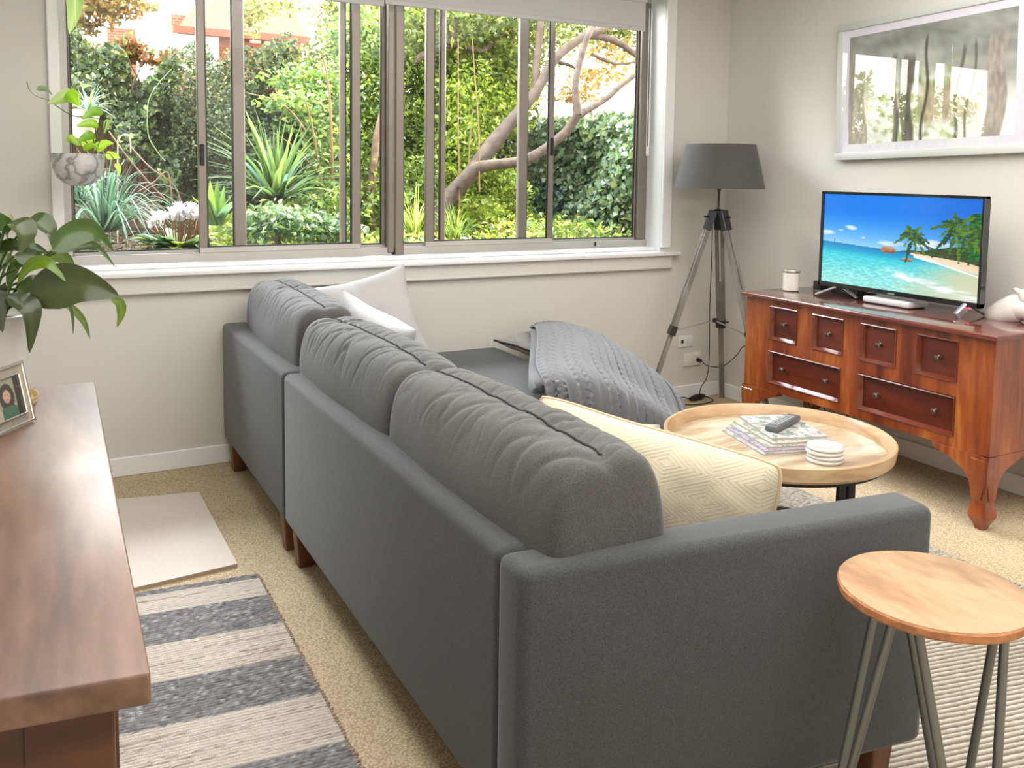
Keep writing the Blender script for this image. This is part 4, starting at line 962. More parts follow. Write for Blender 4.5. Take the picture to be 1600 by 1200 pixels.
for px, w_, ya, yb, c_, tl in LV:
    pleaf(m, cols, px, w_*1.22, ya, yb, c_, tl, dk=.68)
    if px[0][0] < 100 and px[0][1] > 340:
        p1 = at(px[0][0], px[0][1], ya); p0 = V((-.105+.03*math.sin(px[0][1]), 2.52+.02*math.cos(px[0][0]), STZ+.21)); md = p0.lerp(p1, .55)+V((0, 0, .03))
        stm.tube(bez([p0, md, p1], 12), .0032, 6)
obj('foliage', m, M_leafin, pl, col=cols, ang=180); obj('stems', stm, pmat('lily_stem', (66, 92, 36), .4), pl)
pc = (-.128, 2.53, STZ+.012)
obj('pot', MB().lathe([(.088, 0), (.096, .004), (.108, .10), (.121, .20), (.126, .222), (.120, .224), (.116, .21), (.10, .195), (.001, .195)], pc, 48), pmat('white_glazed_pot', (214, 212, 204), .3, coat=.3, bscale=60, bstr=.08), pl)
obj('soil', MB().lathe([(.001, .200), (.114, .200), (.114, .196), (.001, .196)], pc, 24), pmat('potting_soil', (60, 42, 30), .95, bscale=80, bstr=.8), pl)
obj('saucer', MB().lathe([(.085, -.012), (.118, -.012), (.124, -.004), (.128, .010), (.1245, .010), (.118, -.001), (.085, -.001)], pc, 48), pmat('brass_saucer', (206, 176, 104), .3, .75), pl)
# photo frame
ph = thing('photo_frame', 'silver and glass photo frame with a snapshot of two women, on the sideboard', 'frame', (-.06, 2.25, STZ))
A0, A1 = V((-.012, 2.332, STZ+.003)), V((-.150, 2.120, STZ+.003)); ux = (A1-A0).normalized(); tiltd = V((ux.y, -ux.x, 0)); tiltd = -tiltd if tiltd.x > 0 else tiltd
uz = (V((0, 0, 1))+tiltd*.20).normalized(); un = ux.cross(uz); un = un if un.x > 0 else -un
FM = Matrix(((ux.x, uz.x, un.x, A0.x), (ux.y, uz.y, un.y, A0.y), (ux.z, uz.z, un.z, A0.z), (0, 0, 0, 1)))
W_, H_ = .20, .145; M_sfr = pmat('polished_silver', (214, 208, 196), .18, .9)
b = MB()
for x0, y0, x1, y1 in ((0, 0, W_, .008), (0, H_-.008, W_, H_), (0, 0, .008, H_), (W_-.008, 0, W_, H_), (.022, .024, W_-.022, .028), (.022, H_-.028, W_-.022, H_-.024), (.022, .024, .026, H_-.024), (W_-.026, .024, W_-.022, H_-.024)):
    b.box((x0, y0, -.004), (x1, y1, .006), .0015, 1, FM)
obj('rim', b, M_sfr, ph)
obj('mirror_border', MB().box((.006, .006, -.003), (W_-.006, H_-.006, 0), 0, 1, FM), pmat('mirrored_glass', (186, 176, 160), .12, .6), ph, smooth=False)
nu, nv = 70, 50; U, W = np.meshgrid(np.linspace(0, 1, nu), np.linspace(0, 1, nv), indexing='ij')
def snap(U, W):
    C = np.ones(U.shape+(3,))*np.array([132, 130, 112.]); C = np.where((U < .14)[..., None], np.array([52, 48, 40.]), C)
    U = 1-U
    for cx, hair, skin, top in ((.66, (58, 54, 48), (176, 142, 122), (64, 92, 74)), (.30, (44, 36, 32), (184, 128, 104), (150, 140, 128))):
        C = np.where(((((U-cx)/.17)**2+((W-.52)/.36)**2) < 1)[..., None], np.array(hair, float), C)
        C = np.where(((np.abs(U-cx) < .20) & (W < .30-1.5*(U-cx)**2))[..., None], np.array(top, float), C)
        f = ((U-cx)/.085)**2+((W-.55)/.17)**2; C = np.where((f < 1)[..., None], np.array(skin, float)*(1-.12*np.clip(f, 0, 1))[..., None], C)
        for e in (-.035, .035): C = np.where(((((U-cx-e)/.014)**2+((W-.59)/.018)**2) < 1)[..., None], np.array([60, 44, 38.]), C)
        C = np.where(((((U-cx)/.03)**2+((W-.465)/.016)**2) < 1)[..., None], np.array([150, 80, 76.]), C)
    return C
U2, W2 = U, W
P = np.stack([.026+(W_-.052)*U2, .028+(H_-.056)*W2, np.full(U.shape, .0012)], -1).reshape(-1, 3); P = np.array([tuple(FM @ V(p)) for p in P])
npmesh('snapshot', P, gq(nu, nv), attrmat('photo_print', .25, coat=.4), ph, linA(snap(U2, W2)).reshape(-1, 3), True)
obj('easel_back', MB().bar(FM @ V((W_/2, H_*.8, -.004)), V((A0+A1)/2)+tiltd*.085, .04, .003), M_blk, ph, smooth=False)

# ------------------------------------------------------------------ hanging planter with pothos
HP = at(122, 240, 4.2); hp = thing('hanging_planter', 'marbled grey bowl planter hanging left of the window with lime green trailing leaves', 'plant', (HP.x, 4.2, HP.z))
mm, nt, bb = newmat('grey_marbled_glaze'); L = nt.links.new
tcn = N(nt, 'ShaderNodeTexCoord'); vn = N(nt, 'ShaderNodeTexVoronoi', Scale=13.0, feature='DISTANCE_TO_EDGE'); nn_ = N(nt, 'ShaderNodeTexNoise', Scale=9.0, Detail=3.0)
mxv = N(nt, 'ShaderNodeMixRGB', Fac=.16); L(tcn.outputs['Object'], nn_.inputs['Vector']); L(tcn.outputs['Object'], mxv.inputs[1]); L(nn_.outputs['Color'], mxv.inputs[2]); L(mxv.outputs[0], vn.inputs['Vector'])
rr_ = N(nt, 'ShaderNodeValToRGB'); e = rr_.color_ramp.elements; e[0].position = .0; e[0].color = (*lin((120, 120, 122)), 1); e[1].position = .10; e[1].color = (*lin((186, 184, 182)), 1)
e2 = e.new(.35); e2.color = (*lin((204, 203, 204)), 1)
L(vn.outputs['Distance'], rr_.inputs['Fac']); L(rr_.outputs['Color'], bb.inputs['Base Color']); bb.inputs['Roughness'].default_value = .3; bb.inputs['Coat Weight'].default_value = .3
R_ = .104; prof = [(.001, -.137), (.035, -.134), (.062, -.122), (.085, -.098), (.098, -.065), (.103, -.03), (R_, 0), (R_-.005, 0), (R_-.010, -.03), (.08, -.045), (.001, -.045)]
obj('bowl', MB().lathe(prof, HP, 48), mm, hp)
obj('soil', MB().lathe([(.001, -.040), (.085, -.040), (.085, -.044), (.001, -.044)], HP, 24), pmat('potting_soil', (60, 42, 30)), hp)
b = MB()
for k in range(3):
    a = .6+k*2*PI/3; b.tube([(HP.x+R_*.98*math.cos(a), HP.y+R_*.98*math.sin(a), HP.z-.004), (HP.x, HP.y, CZ-.10)], .0006, 4)
b.tube([(HP.x, HP.y, CZ-.10), (HP.x, HP.y, CZ-.004)], .0015, 6); obj('hanger_line', b, glass('nylon_line', .1), hp)
m, cols = MB(), []
PG, PG2 = (126, 166, 32), (104, 146, 36)
for px, w_, c_, tl, ya, yb in ([[(118, 148), (104, 150), (90, 156), (74, 162)], 23, (136, 160, 84), .3, 4.18, 4.14], [[(103, 146), (112, 150), (118, 157), (124, 166)], 24, (132, 176, 20), .2, 4.16, 4.12],
      [[(161, 176), (150, 174), (140, 178), (127, 186)], 17, PG2, .3, 4.2, 4.16], [[(154, 198), (144, 193), (132, 194), (119, 197)], 15, PG, .35, 4.2, 4.16], [[(148, 209), (140, 212), (130, 216), (122, 222)], 15, PG2, .3, 4.18, 4.14],
      [[(126, 226), (118, 221), (110, 219), (101, 220)], 12, PG, .4, 4.18, 4.12], [[(148, 234), (158, 228), (166, 224), (178, 224)], 16, (140, 180, 40), .3, 4.2, 4.18], [[(165, 243), (172, 243), (180, 244), (188, 247)], 14, (150, 190, 30), .2, 4.22, 4.22],
      [[(180, 255), (184, 260), (186, 266), (186, 275)], 9, (150, 186, 60), .2, 4.24, 4.24], [[(169, 186), (167, 194), (165, 200), (163, 209)], 10, (112, 140, 66), .2, 4.2, 4.2], [[(57, 140), (66, 138), (74, 141), (82, 149)], 8, (116, 134, 96), .6, 4.1, 4.14],
      [[(128, 228), (134, 224), (140, 222), (150, 216)], 14, (160, 190, 60), .5, 4.22, 4.2], [[(130, 234), (138, 230), (146, 228), (156, 234)], 12, PG, .5, 4.16, 4.14], [[(106, 212), (112, 216), (118, 222), (126, 228)], 11, (140, 170, 60), .4, 4.14, 4.12]):
    pleaf(m, cols, px, w_, ya, yb, c_, tl, 'heart', .15, .02)
obj('foliage', m, M_leafin, hp, col=cols, ang=180)
b = MB()
for px in ([(140, 238), (152, 215), (158, 190), (146, 184), (115, 181), (92, 168), (76, 156)], [(76, 156), (58, 150), (46, 140), (42, 128)], [(148, 240), (160, 210), (166, 190)], [(160, 240), (172, 241), (182, 256)], [(140, 240), (138, 226), (130, 218)], [(144, 240), (146, 220), (150, 200)]):
    b.tube(bez([at(x, y, 4.18) for x, y in px], 24), .0022, 5)
obj('stems', b, pmat('vine_stem', (96, 110, 52), .5), hp)
hv = thing('hanging_vine', 'single broad green leaf on a vine dangling at the top left of the window', 'plant', at(112, -60, 4.28))
m, cols = MB(), []
pleaf(m, cols, [(112, -34), (117, -10), (116, 20), (108, 54)], 30, 4.28, 4.28, (142, 170, 96), .2, 'heart', .2, .02); obj('leaf', m, M_leafin, hv, col=cols, ang=180)
obj('stem', MB().tube(bez([(at(112, -34, 4.28)), at(108, -90, 4.28), V((at(108, -90, 4.28).x, 4.28, CZ-.004))], 12), .003, 6), pmat('vine_stem', (96, 110, 52)), hv)

# ================================================================== the garden
M_leaf = attrmat('garden_leaf', .42, transl=.42, spec=.4)
M_leaf2 = attrmat('hedge_leaf', .45, transl=.25, spec=.35)
M_bark1 = pmat('tree_bark', (116, 92, 74), .85, nscale=14, namt=.5, bscale=40, bstr=.8, gain=.30)
M_soil = pmat('garden_soil', (92, 76, 58), .95, nscale=8, namt=.35, bscale=30, bstr=.9, gain=GK)
def leaves(name, parent, P, size, pal, mat, up=.35, aspect=.55, out=None, jit=.18, seed=1, droop=0.0):
    """a cloud of folded two-triangle leaves at the points P; pal: list of (rgb, weight)"""
    r = np.random.default_rng(seed); n = len(P); sz = size*r.uniform(.65, 1.35, n)
    nr = r.normal(size=(n, 3)); nr[:, 2] += up*2
    if out is not None: nr += out*1.6
    nr /= np.linalg.norm(nr, axis=1)[:, None]
    t = r.normal(size=(n, 3)); t[:, 2] -= droop; t -= nr*(t*nr).sum(1)[:, None]; t /= np.linalg.norm(t, axis=1)[:, None]; s = np.cross(nr, t)
    L_ = sz[:, None]; w_ = (sz*aspect)[:, None]
    b0 = P-t*L_*.5; tip = P+t*L_*.5-nr*L_*.12; a_ = P+s*w_*.5+nr*L_*.10-t*L_*.05; c_ = P-s*w_*.5+nr*L_*.10-t*L_*.05
    vs = np.stack([b0, a_, tip, c_], 1).reshape(-1, 3); q = np.arange(4*n).reshape(-1, 4)
    cw = np.array([p[1] for p in pal], float); ci = r.choice(len(pal), n, p=cw/cw.sum()); C = GK*linA(np.array([p[0] for p in pal]))[ci]*r.uniform(1-jit, 1+jit, (n, 1))
    return npmesh(name, vs, q, mat, parent, np.repeat(C, 4, 0))
def blob(c, rad, n, seed, shell=.5, squash=None):
    r = np.random.default_rng(seed); d = r.normal(size=(n, 3)); d /= np.linalg.norm(d, axis=1)[:, None]
    k = (shell+(1-shell)*r.random(n))**.6; k *= 1+.18*np.sin(d[:, 0]*5+seed)*np.cos(d[:, 2]*6+seed*2)
    return np.array(c)+d*k[:, None]*np.array(rad), d
def slab(x0, x1, y0, y1, z0, z1, n, seed, top=None):
    """points in a thick hedge, denser at the face toward the house and with a ragged top"""
    r = np.random.default_rng(seed); x = r.uniform(x0, x1, n); y = y0+(y1-y0)*r.random(n)**1.8; z = z0+(z1-z0)*r.random(n)
    tp = 1+.10*np.sin(x*3.1+seed)+.07*np.sin(x*7.7+seed*2)+.05*np.sin(x*19+seed); z = z0+(z-z0)*tp
    y += .16*np.sin(x*5+z*4+seed)+.10*np.sin(x*11-z*9)
    return np.stack([x, y, z], 1)
# ground
b = MB(); b.grid(lambda i, j: V((-9+18*i, 4.72+14*j, .60+.40*min(1, j*3.4)+.03*noise.noise(V((i*30, j*26, 0))))), 60, 60)
g = struct('garden_ground', b, M_soil, 'garden bed soil outside the window', smooth=True)
HY = 7.9
# brushwood fence
fn = thing('brushwood_fence', 'brown brushwood fence behind the creepers at the back of the garden', 'fence', (-1.5, HY+.30, .85))
r = np.random.default_rng(3); n = 5200; x = r.uniform(-8, 4.4, n); z1 = 2.02+.06*r.normal(size=n); dx = r.normal(size=n)*.03; yy = HY+.28+.03*r.random(n); wq = .006+.006*r.random(n)
P = np.stack([np.stack([x-wq, yy, np.full(n, .75)], 1), np.stack([x+wq, yy, np.full(n, .75)], 1), np.stack([x+wq*.6+dx, yy, z1], 1), np.stack([x-wq*.6+dx, yy, z1], 1)], 1).reshape(-1, 3)
C = GK*linA(np.array([(132, 98, 78), (104, 76, 60), (152, 118, 94)]))[r.integers(0, 3, n)]
npmesh('brushwood', P, np.arange(4*n).reshape(-1, 4), attrmat('brushwood_twigs', .9), fn, np.repeat(C, 4, 0))
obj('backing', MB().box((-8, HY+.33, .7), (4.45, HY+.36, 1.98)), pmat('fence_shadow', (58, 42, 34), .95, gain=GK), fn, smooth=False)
# creeper hedges on the fence
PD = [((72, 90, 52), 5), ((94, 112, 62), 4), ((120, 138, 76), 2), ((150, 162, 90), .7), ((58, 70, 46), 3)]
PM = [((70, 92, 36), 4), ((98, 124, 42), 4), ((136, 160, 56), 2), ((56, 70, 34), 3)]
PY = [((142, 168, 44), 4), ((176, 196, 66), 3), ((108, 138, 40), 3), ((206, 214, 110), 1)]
def hedge(name, label, x0, x1, y0, y1, z0, z1, n, size, pal, seed, cat='hedge', group=None, cut=False):
    t = thing(name, label, cat, ((x0+x1)/2, (y0+y1)/2, z0), group)
    P = slab(x0, x1, y0, y1, z0, z1, n, seed)
    if cut: P = P[P[:, 2] > 1.80-.80*np.clip((P[:, 0]-.50)/.65, 0, 1)+.10*np.sin(P[:, 0]*17)]
    leaves('foliage', t, P, size, pal, M_leaf2, .25, .55, np.array([0, -.6, .2]), seed=seed)
    s = MB(); rr = random.Random(seed)
    for k in range(26):
        xa = rr.uniform(x0, x1); s.tube(bez([(xa, y1, z0), (xa+rr.uniform(-.2, .2), y0+.3, z0+(z1-z0)*.45), (xa+rr.uniform(-.4, .4), y0+.2, z0+(z1-z0)*rr.uniform(.7, 1.0))], 10), .006, 5)
    obj('stems', s, pmat('creeper_stem', (84, 66, 48), .8, gain=GK), t); return t
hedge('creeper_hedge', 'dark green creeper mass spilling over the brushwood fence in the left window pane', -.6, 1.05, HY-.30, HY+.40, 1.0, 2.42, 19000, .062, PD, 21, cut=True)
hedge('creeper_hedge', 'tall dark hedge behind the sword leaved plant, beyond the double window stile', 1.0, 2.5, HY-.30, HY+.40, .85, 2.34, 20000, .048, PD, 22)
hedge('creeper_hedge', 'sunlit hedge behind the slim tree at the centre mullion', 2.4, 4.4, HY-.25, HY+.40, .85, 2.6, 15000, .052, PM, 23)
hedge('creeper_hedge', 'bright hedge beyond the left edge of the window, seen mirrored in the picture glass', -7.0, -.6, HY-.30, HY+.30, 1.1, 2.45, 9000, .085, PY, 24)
# ivy wall on the right
iv = thing('ivy_wall', 'garden wall covered in broad ivy leaves, behind the right hand window panes', 'wall plant', (4.75, 7.6, .8))
obj('boundary_wall', MB().box((4.72, 5.1, .55), (4.86, 11.0, 1.92)), pmat('rendered_wall', (104, 90, 74), .9, nscale=5, namt=.2, gain=GK), iv, smooth=False)
r = np.random.default_rng(5); n = 30000; y = r.uniform(5.2, 10.9, n); z = .6+1.40*r.random(n)
x = 4.66-.12*r.random(n)-.14*np.abs(np.sin(y*2.1+z*3))*r.random(n)-.10*np.sin(y*3.3)*np.cos(z*4); top = 1.98+.10*np.sin(y*2.3)+.07*np.sin(y*5.1); z = np.minimum(z, top+.1*r.random(n)); x = np.where(z > 1.9, x+.25*r.random(n), x)
PI_ = [((128, 156, 112), 5), ((150, 178, 130), 4), ((180, 202, 164), 2), ((96, 118, 84), 3), ((164, 178, 100), 2), ((204, 218, 200), .8)]
leaves('ivy_foliage', iv, np.stack([x, y, z], 1), .060, PI_, attrmat('ivy_leaf', .35, transl=.18, spec=.5), .15, .95, np.array([-.9, -.15, .25]), seed=6, droop=.8)
# big forked tree
tr = thing('garden_tree', 'forked garden tree with bare bending limbs in the right half of the window', 'tree', at(684, 378, 6.2)+V((0, 0, -.25)))
def limb(px, rad, Y0_, Y1_, nm='branch'):
    n = len(px); pts = [at(x, y, Y0_+(Y1_-Y0_)*i/(n-1)) for i, (x, y) in enumerate(px)]; cur = bez(pts, 10*(n-1)); m_ = len(cur)
    R = [np.interp(i/(m_-1)*(n-1), range(n), rad)*(1+.10*noise.noise(V((i*.7, rad[0]*3, 2))))*6.6/F_PX for i in range(m_)]
    return obj(nm, MB().tube(cur, R, 12), M_bark1, tr, ang=80)
limb([(676, 420), (684, 372), (693, 322), (712, 298), (738, 268), (768, 228), (800, 188), (838, 142), (868, 92), (914, 56), (945, 44), (975, 20)], [16, 15, 14, 14, 13, 14, 11, 9, 8.5, 7, 6, 4], 6.2, 6.6, 'trunk')
limb([(716, 292), (742, 266), (768, 258), (812, 252), (850, 234), (886, 204), (903, 178)], [12, 11, 9, 8, 8, 7.5, 7.5], 6.2, 5.9)
limb([(903, 180), (899, 140), (904, 104), (917, 60), (926, 40), (936, 10)], [7.5, 6, 6, 5.6, 5, 4], 5.9, 6.1); limb([(903, 180), (925, 168), (950, 152), (972, 132), (1000, 112)], [7, 5.5, 5, 4.6, 4], 5.9, 6.0)
limb([(838, 140), (838, 105), (842, 66), (846, 20)], [8.5, 7, 6.5, 6], 6.5, 6.6); limb([(914, 56), (940, 58), (966, 66), (1000, 90)], [6, 6.5, 6.5, 6], 6.6, 6.5)
limb([(925, 85), (950, 96), (968, 100), (1000, 96)], [3.5, 3, 3, 2], 6.5, 6.6); limb([(868, 96), (890, 102), (900, 108)], [4, 3, 2], 6.6, 6.5)
limb([(640, 100), (672, 82), (700, 70), (722, 72), (752, 80), (772, 66), (800, 46), (830, 38)], [8, 7.5, 7, 5, 4.5, 4.5, 4, 3.5], 7.0, 7.1); limb([(702, 70), (708, 50), (714, 30), (716, 5)], [6.5, 5, 4.5, 4], 7.0, 7.0)
def tleaves(cl, seed, size, pal, t, mat=M_leaf, aspect=.5, name='foliage', dens=1.5):
    Ps = []
    for k, (px, py, Y, rx, rz, n) in enumerate(cl):
        c = at(px, py, Y); q, _ = blob(c, (rx, rx*.9, rz), int(n*dens), seed+k, .1); Ps.append(q)
    return leaves(name, t, np.concatenate(Ps), size, pal, mat, .3, aspect, seed=seed)
PT = [((112, 132, 52), 4), ((140, 158, 66), 3), ((90, 108, 46), 3), ((176, 176, 92), 1)]
tleaves([(935, 120, 7.4, .42, .14, 260), (965, 75, 7.2, .4, .2, 300), (900, 150, 7.4, .3, .10, 160)], 47, .060, [((206, 160, 86), 3), ((214, 186, 112), 2), ((164, 144, 66), 3)], tr, name='sunlit_foliage')
tleaves([(720, 20, 7.2, .7, .35, 1500), (830, 20, 7.0, .6, .28, 1200), (960, 40, 7.0, .5, .22, 420), (980, 20, 6.8, .4, .2, 400), (640, 60, 7.3, .6, .5, 1200), (780, 100, 7.3, .55, .35, 1200), (700, 120, 7.4, .4, .3, 700)], 41, .062, PT, tr)
# sunlit climber-wrapped shrub around the trunk
def shrub(name, label, cl, seed, size, pal, stems=None, cat='shrub', aspect=.5, mat=M_leaf, base=None, group=None, dens=1.5):
    px, py, Y = cl[0][:3]; c = at(px, py, Y); t = thing(name, label, cat, (c.x, Y, .72) if base is None else base, group)
    tleaves(cl, seed, size, pal, t, mat, aspect, dens=dens)
    if stems:
        m_ = MB()
        for s_ in stems:
            pts = bez([at(x, y, s_[1]) for x, y in s_[0]], 20); m_.tube(pts, [s_[2]*(1-.6*i/(len(pts)-1)) for i in range(len(pts))], 6)
        obj('stems', m_, pmat('shrub_stem', (146, 112, 70), .7, gain=GK), t)
    return t
shrub('leafy_shrub', 'tall yellow green shrub glowing in the sun left of the forked trunk', [(725, 175, 7.0, .42, .42, 2000), (712, 240, 6.8, .34, .40, 1500), (775, 160, 7.2, .38, .40, 1400), (690, 300, 6.7, .25, .35, 900), (800, 130, 7.4, .35, .3, 800), (690, 190, 7.0, .3, .4, 900)], 51, .050, PY,
      [([(716, 400), (718, 300), (716, 200), (716, 60)], 6.2, .008), ([(749, 300), (748, 200), (742, 120), (738, 60)], 6.1, .007), ([(731, 290), (734, 220), (740, 170)], 6.2, .006)])
shrub('leafy_shrub', 'lime green bush below the fork of the tree', [(770, 300, 6.9, .35, .32, 1900), (745, 345, 6.5, .30, .22, 1100), (790, 340, 6.8, .3, .2, 900)], 52, .046, PY)
shrub('leafy_shrub', 'young shrub with thin upright stems in the middle pane', [(505, 140, 6.6, .30, .26, 480), (470, 128, 6.8, .30, .13, 330), (525, 200, 6.4, .22, .42, 460), (510, 250, 6.2, .22, .30, 260), (440, 160, 6.2, .18, .08, 120), (548, 60, 6.8, .28, .3, 560), (520, 320, 6.0, .3, .16, 320), (480, 175, 6.3, .2, .2, 260)], 53, .052, [((120, 150, 60), 4), ((94, 128, 56), 3), ((158, 182, 90), 2), ((96, 122, 96), 1)],
      [([(524, 385), (521, 300), (518, 220), (514, 140), (505, 90)], 6.1, .014), ([(508, 330), (502, 280), (492, 220), (484, 180), (478, 160)], 6.1, .011), ([(502, 275), (470, 240), (450, 222), (428, 208)], 6.1, .008), ([(478, 205), (460, 180), (440, 162), (415, 152), (388, 146)], 6.1, .007), ([(505, 290), (520, 240), (535, 180)], 6.2, .008), ([(500, 260), (480, 230), (470, 200)], 6.2, .007)])
shrub('leafy_shrub', 'dense light green shrub in the pane beside the centre mullion', [(575, 80, 7.0, .34, .42, 1600), (580, 160, 6.8, .30, .40, 1300), (580, 230, 6.7, .28, .35, 900), (560, 300, 6.4, .25, .35, 600), (600, 330, 6.3, .3, .3, 600), (640, 130, 7.2, .3, .45, 1300), (645, 220, 7.0, .28, .4, 1000), (645, 300, 6.5, .25, .3, 800)], 54, .046, [((126, 152, 54), 4), ((98, 124, 48), 4), ((164, 184, 78), 2), ((76, 96, 44), 2)])
sl = thing('slim_tree', 'slim mottled tree trunk seen just left of the centre mullion', 'tree', at(580, 390, 6.3))
pts = bez([at(x, y, 6.3) for x, y in ((578, 410), (582, 360), (578, 310), (584, 260), (588, 215), (598, 170), (604, 110))], 40)
obj('trunk', MB().tube(pts, [.040-.022*i/len(pts) for i in range(len(pts))], 12), pmat('mottled_bark', (150, 116, 92), .8, nscale=18, namt=.45, bscale=40, bstr=.6, gain=GK), sl, ang=80)
# sword leaved plant (yucca) and other strap leaved plants
def straps(name, label, cpx, Y, R, n, w_, pal, seed, spread=(.25, 1.2), droop=.4, trunk=None, cat='plant', part='leaf_crown', wdt=.6, base=None):
    c = at(*cpx, Y); t = thing(name, label, cat, (c.x, c.y, c.z) if base is None else base); m_, cols = MB(), []; rr = random.Random(seed)
    for k in range(n):
        az = rr.uniform(0, 2*PI); el = rr.uniform(*spread); L_ = R*rr.uniform(.7, 1.1)
        d = V((math.cos(az)*math.cos(el), math.sin(az)*math.cos(el), math.sin(el))); p0 = c+V((rr.uniform(-1, 1)*.03, rr.uniform(-1, 1)*.03, 0))
        p1 = p0+d*L_*.5; p2 = p0+d*L_-V((0, 0, droop*L_*math.cos(el)**1.0)); p1 = p1+V((0, 0, .06*L_))
        c_ = rr.choices([p[0] for p in pal], [p[1] for p in pal])[0]; wv = d.cross(V((0, 0, 1))); wv = wv if wv.length > .05 else V((1, 0, 0))
        blade(m_, cols, [p0, p1, p2], wv, w_, lin(c_, GK), 8, 3, .35, 'strap')
    obj(part, m_, M_leaf, t, col=cols, ang=180)
    if trunk: obj('stem', MB().tube([c+V((0, 0, -trunk)), c+V((.01, 0, -trunk*.4)), c+V((0, 0, .03))], [.04, .035, .03], 10), M_bark1, t)
    return t
PYU = [((96, 128, 56), 4), ((66, 98, 50), 5), ((128, 158, 84), 1.5), ((90, 120, 108), 1)]
straps('sword_leaf_plant', 'spiky green sword leaved plant standing in the middle of the garden bed', (432, 312), 5.9, .64, 90, .040, PYU, 61, (.05, 1.45), .12, .34)
PSL = [((76, 110, 86), 4), ((96, 132, 108), 3), ((58, 84, 64), 3), ((120, 150, 130), 1)]
straps('strappy_grass', 'clump of blue green arching strap leaves below the hanging planter', (168, 362), 5.45, .60, 130, .016, PSL, 62, (.15, 1.35), .60)
straps('strappy_grass', 'low clump of blue green straps at the left corner of the window', (122, 318), 5.6, .46, 60, .016, PSL, 63, (.3, 1.2), .6)
straps('broad_leaf_clump', 'clump of broad upright lime leaves between the two left window stiles', (338, 352), 5.6, .30, 14, .075, [((128, 172, 34), 3), ((96, 140, 40), 2), ((90, 130, 86), 1)], 64, (.7, 1.4), .15)
straps('grass_tuft', 'tuft of thin bright grass at the foot of the tree trunk', (710, 378), 5.9, .40, 60, .011, [((140, 164, 56), 3), ((104, 130, 50), 3), ((176, 190, 90), 1)], 65, (.4, 1.3), .45)
straps('grass_tuft', 'tuft of tall pale grass beside the slim trunk, right of the mullion', (648, 372), 5.8, .42, 50, .013, [((150, 176, 64), 3), ((110, 140, 50), 2), ((196, 206, 120), 1)], 66, (.7, 1.45), .30)
PB = [((120, 152, 120), 3), ((150, 176, 150), 2), ((104, 140, 72), 3), ((180, 198, 130), 1)]
shrub('leafy_shrub', 'low blue green leafy bush below the sword leaved plant', [(425, 345, 5.55, .20, .12, 330), (475, 352, 5.55, .22, .12, 330), (395, 355, 5.5, .14, .10, 160), (530, 356, 5.6, .2, .11, 260)], 55, .050, PB)
# tangled ground cover: uncountable
gcv = thing('ground_cover', 'tangled bright green ground cover across the garden bed', 'ground cover', (2.0, 6.0, .75), None, 'stuff')
r = np.random.default_rng(9); n = 15000; x = r.uniform(.95, 4.2, n); y = 5.15+2.3*r.random(n); x = np.maximum(x, .92+.13*(y-5.15)+.05*r.random(n)); hgt = .10+.16*np.clip(np.sin(x*2.2)*np.sin(y*2.9+x), 0, 1)+.10*r.random(n)
z = .62+.42*np.clip((y-4.72)/4.1, 0, 1)+hgt*r.random(n)+.06
leaves('foliage', gcv, np.stack([x, y, z], 1), .060, [((150, 174, 60), 4), ((184, 198, 90), 3), ((112, 140, 56), 3), ((128, 156, 128), 1.2), ((214, 212, 140), 1), ((150, 120, 80), .8)], M_leaf, .35, .38, seed=10)['kind'] = 'stuff'
lt = thing('leaf_litter', 'dry leaves and twigs scattered on the soil under the strap leaves', 'leaf litter', (.4, 5.6, .68), None, 'stuff')
n = 2600; x = r.uniform(-.6, 1.0, n); y = r.uniform(4.9, 7.6, n); z = .62+.42*np.clip((y-4.72)/4.1, 0, 1)+.03*r.random(n)
leaves('litter', lt, np.stack([x, y, z], 1), .06, [((98, 78, 58), 4), ((130, 106, 80), 2), ((74, 88, 54), 2), ((66, 50, 38), 3)], M_leaf2, .8, .35, seed=12)['kind'] = 'stuff'
# white cyclamen in a trough
cyc = thing('potted_cyclamen', 'white flowering cyclamen in a pot just outside the window, beside the latch stile', 'plant', at(282, 410, 4.95))
c = at(276, 350, 4.95); m, cols = MB(), []; rr = random.Random(8); stq = MB(); nfl = 0
for k in range(56):
    ax = rr.uniform(-.125, .135); p = c+V((ax, rr.uniform(-.05, .05), .045-.45*abs(ax-.05)*.6+rr.uniform(-.03, .035)))
    fm, fc = MB(), []
    for q in range(5):
        a = 2*PI*q/5+rr.random(); d = V((math.cos(a)*.40, math.sin(a)*.40, 1)).normalized(); blade(fm, fc, [p, p+d*.022+V((0, 0, .002)), p+d*.050+V((math.cos(a), math.sin(a), 0))*.006], V((-math.sin(a), math.cos(a), 0)), .024, lin((246, 240, 244), .55), 5, 3, .2, 'heart')
    obj('flower', fm, attrmat('white_petal', .5, transl=.35), cyc, col=fc, ang=180)
    stq.tube(bez([c+V((ax*.3, 0, -.13)), c+V((ax*.8, 0, -.05)), p], 8), .0022, 5)
obj('flower_stems', stq, pmat('cyclamen_stem', (170, 120, 88), .6, gain=GK), cyc)
for k in range(60):
    a = rr.uniform(0, 2*PI); d = V((math.cos(a), math.sin(a)*.7, rr.uniform(.1, .7))); p0 = c+V((0, 0, -.13))+V((d.x, d.y, 0))*.05
    blade(m, cols, [p0, p0+d*rr.uniform(.05, .11), p0+d*rr.uniform(.12, .20)-V((0, 0, .03))], V((-d.y, d.x, 0)), .075, lin(rr.choice([(96, 130, 92), (74, 108, 66), (128, 156, 70)]), GK), 6, 5, .2, 'heart')
obj('foliage', m, M_leaf, cyc, col=cols, ang=180)
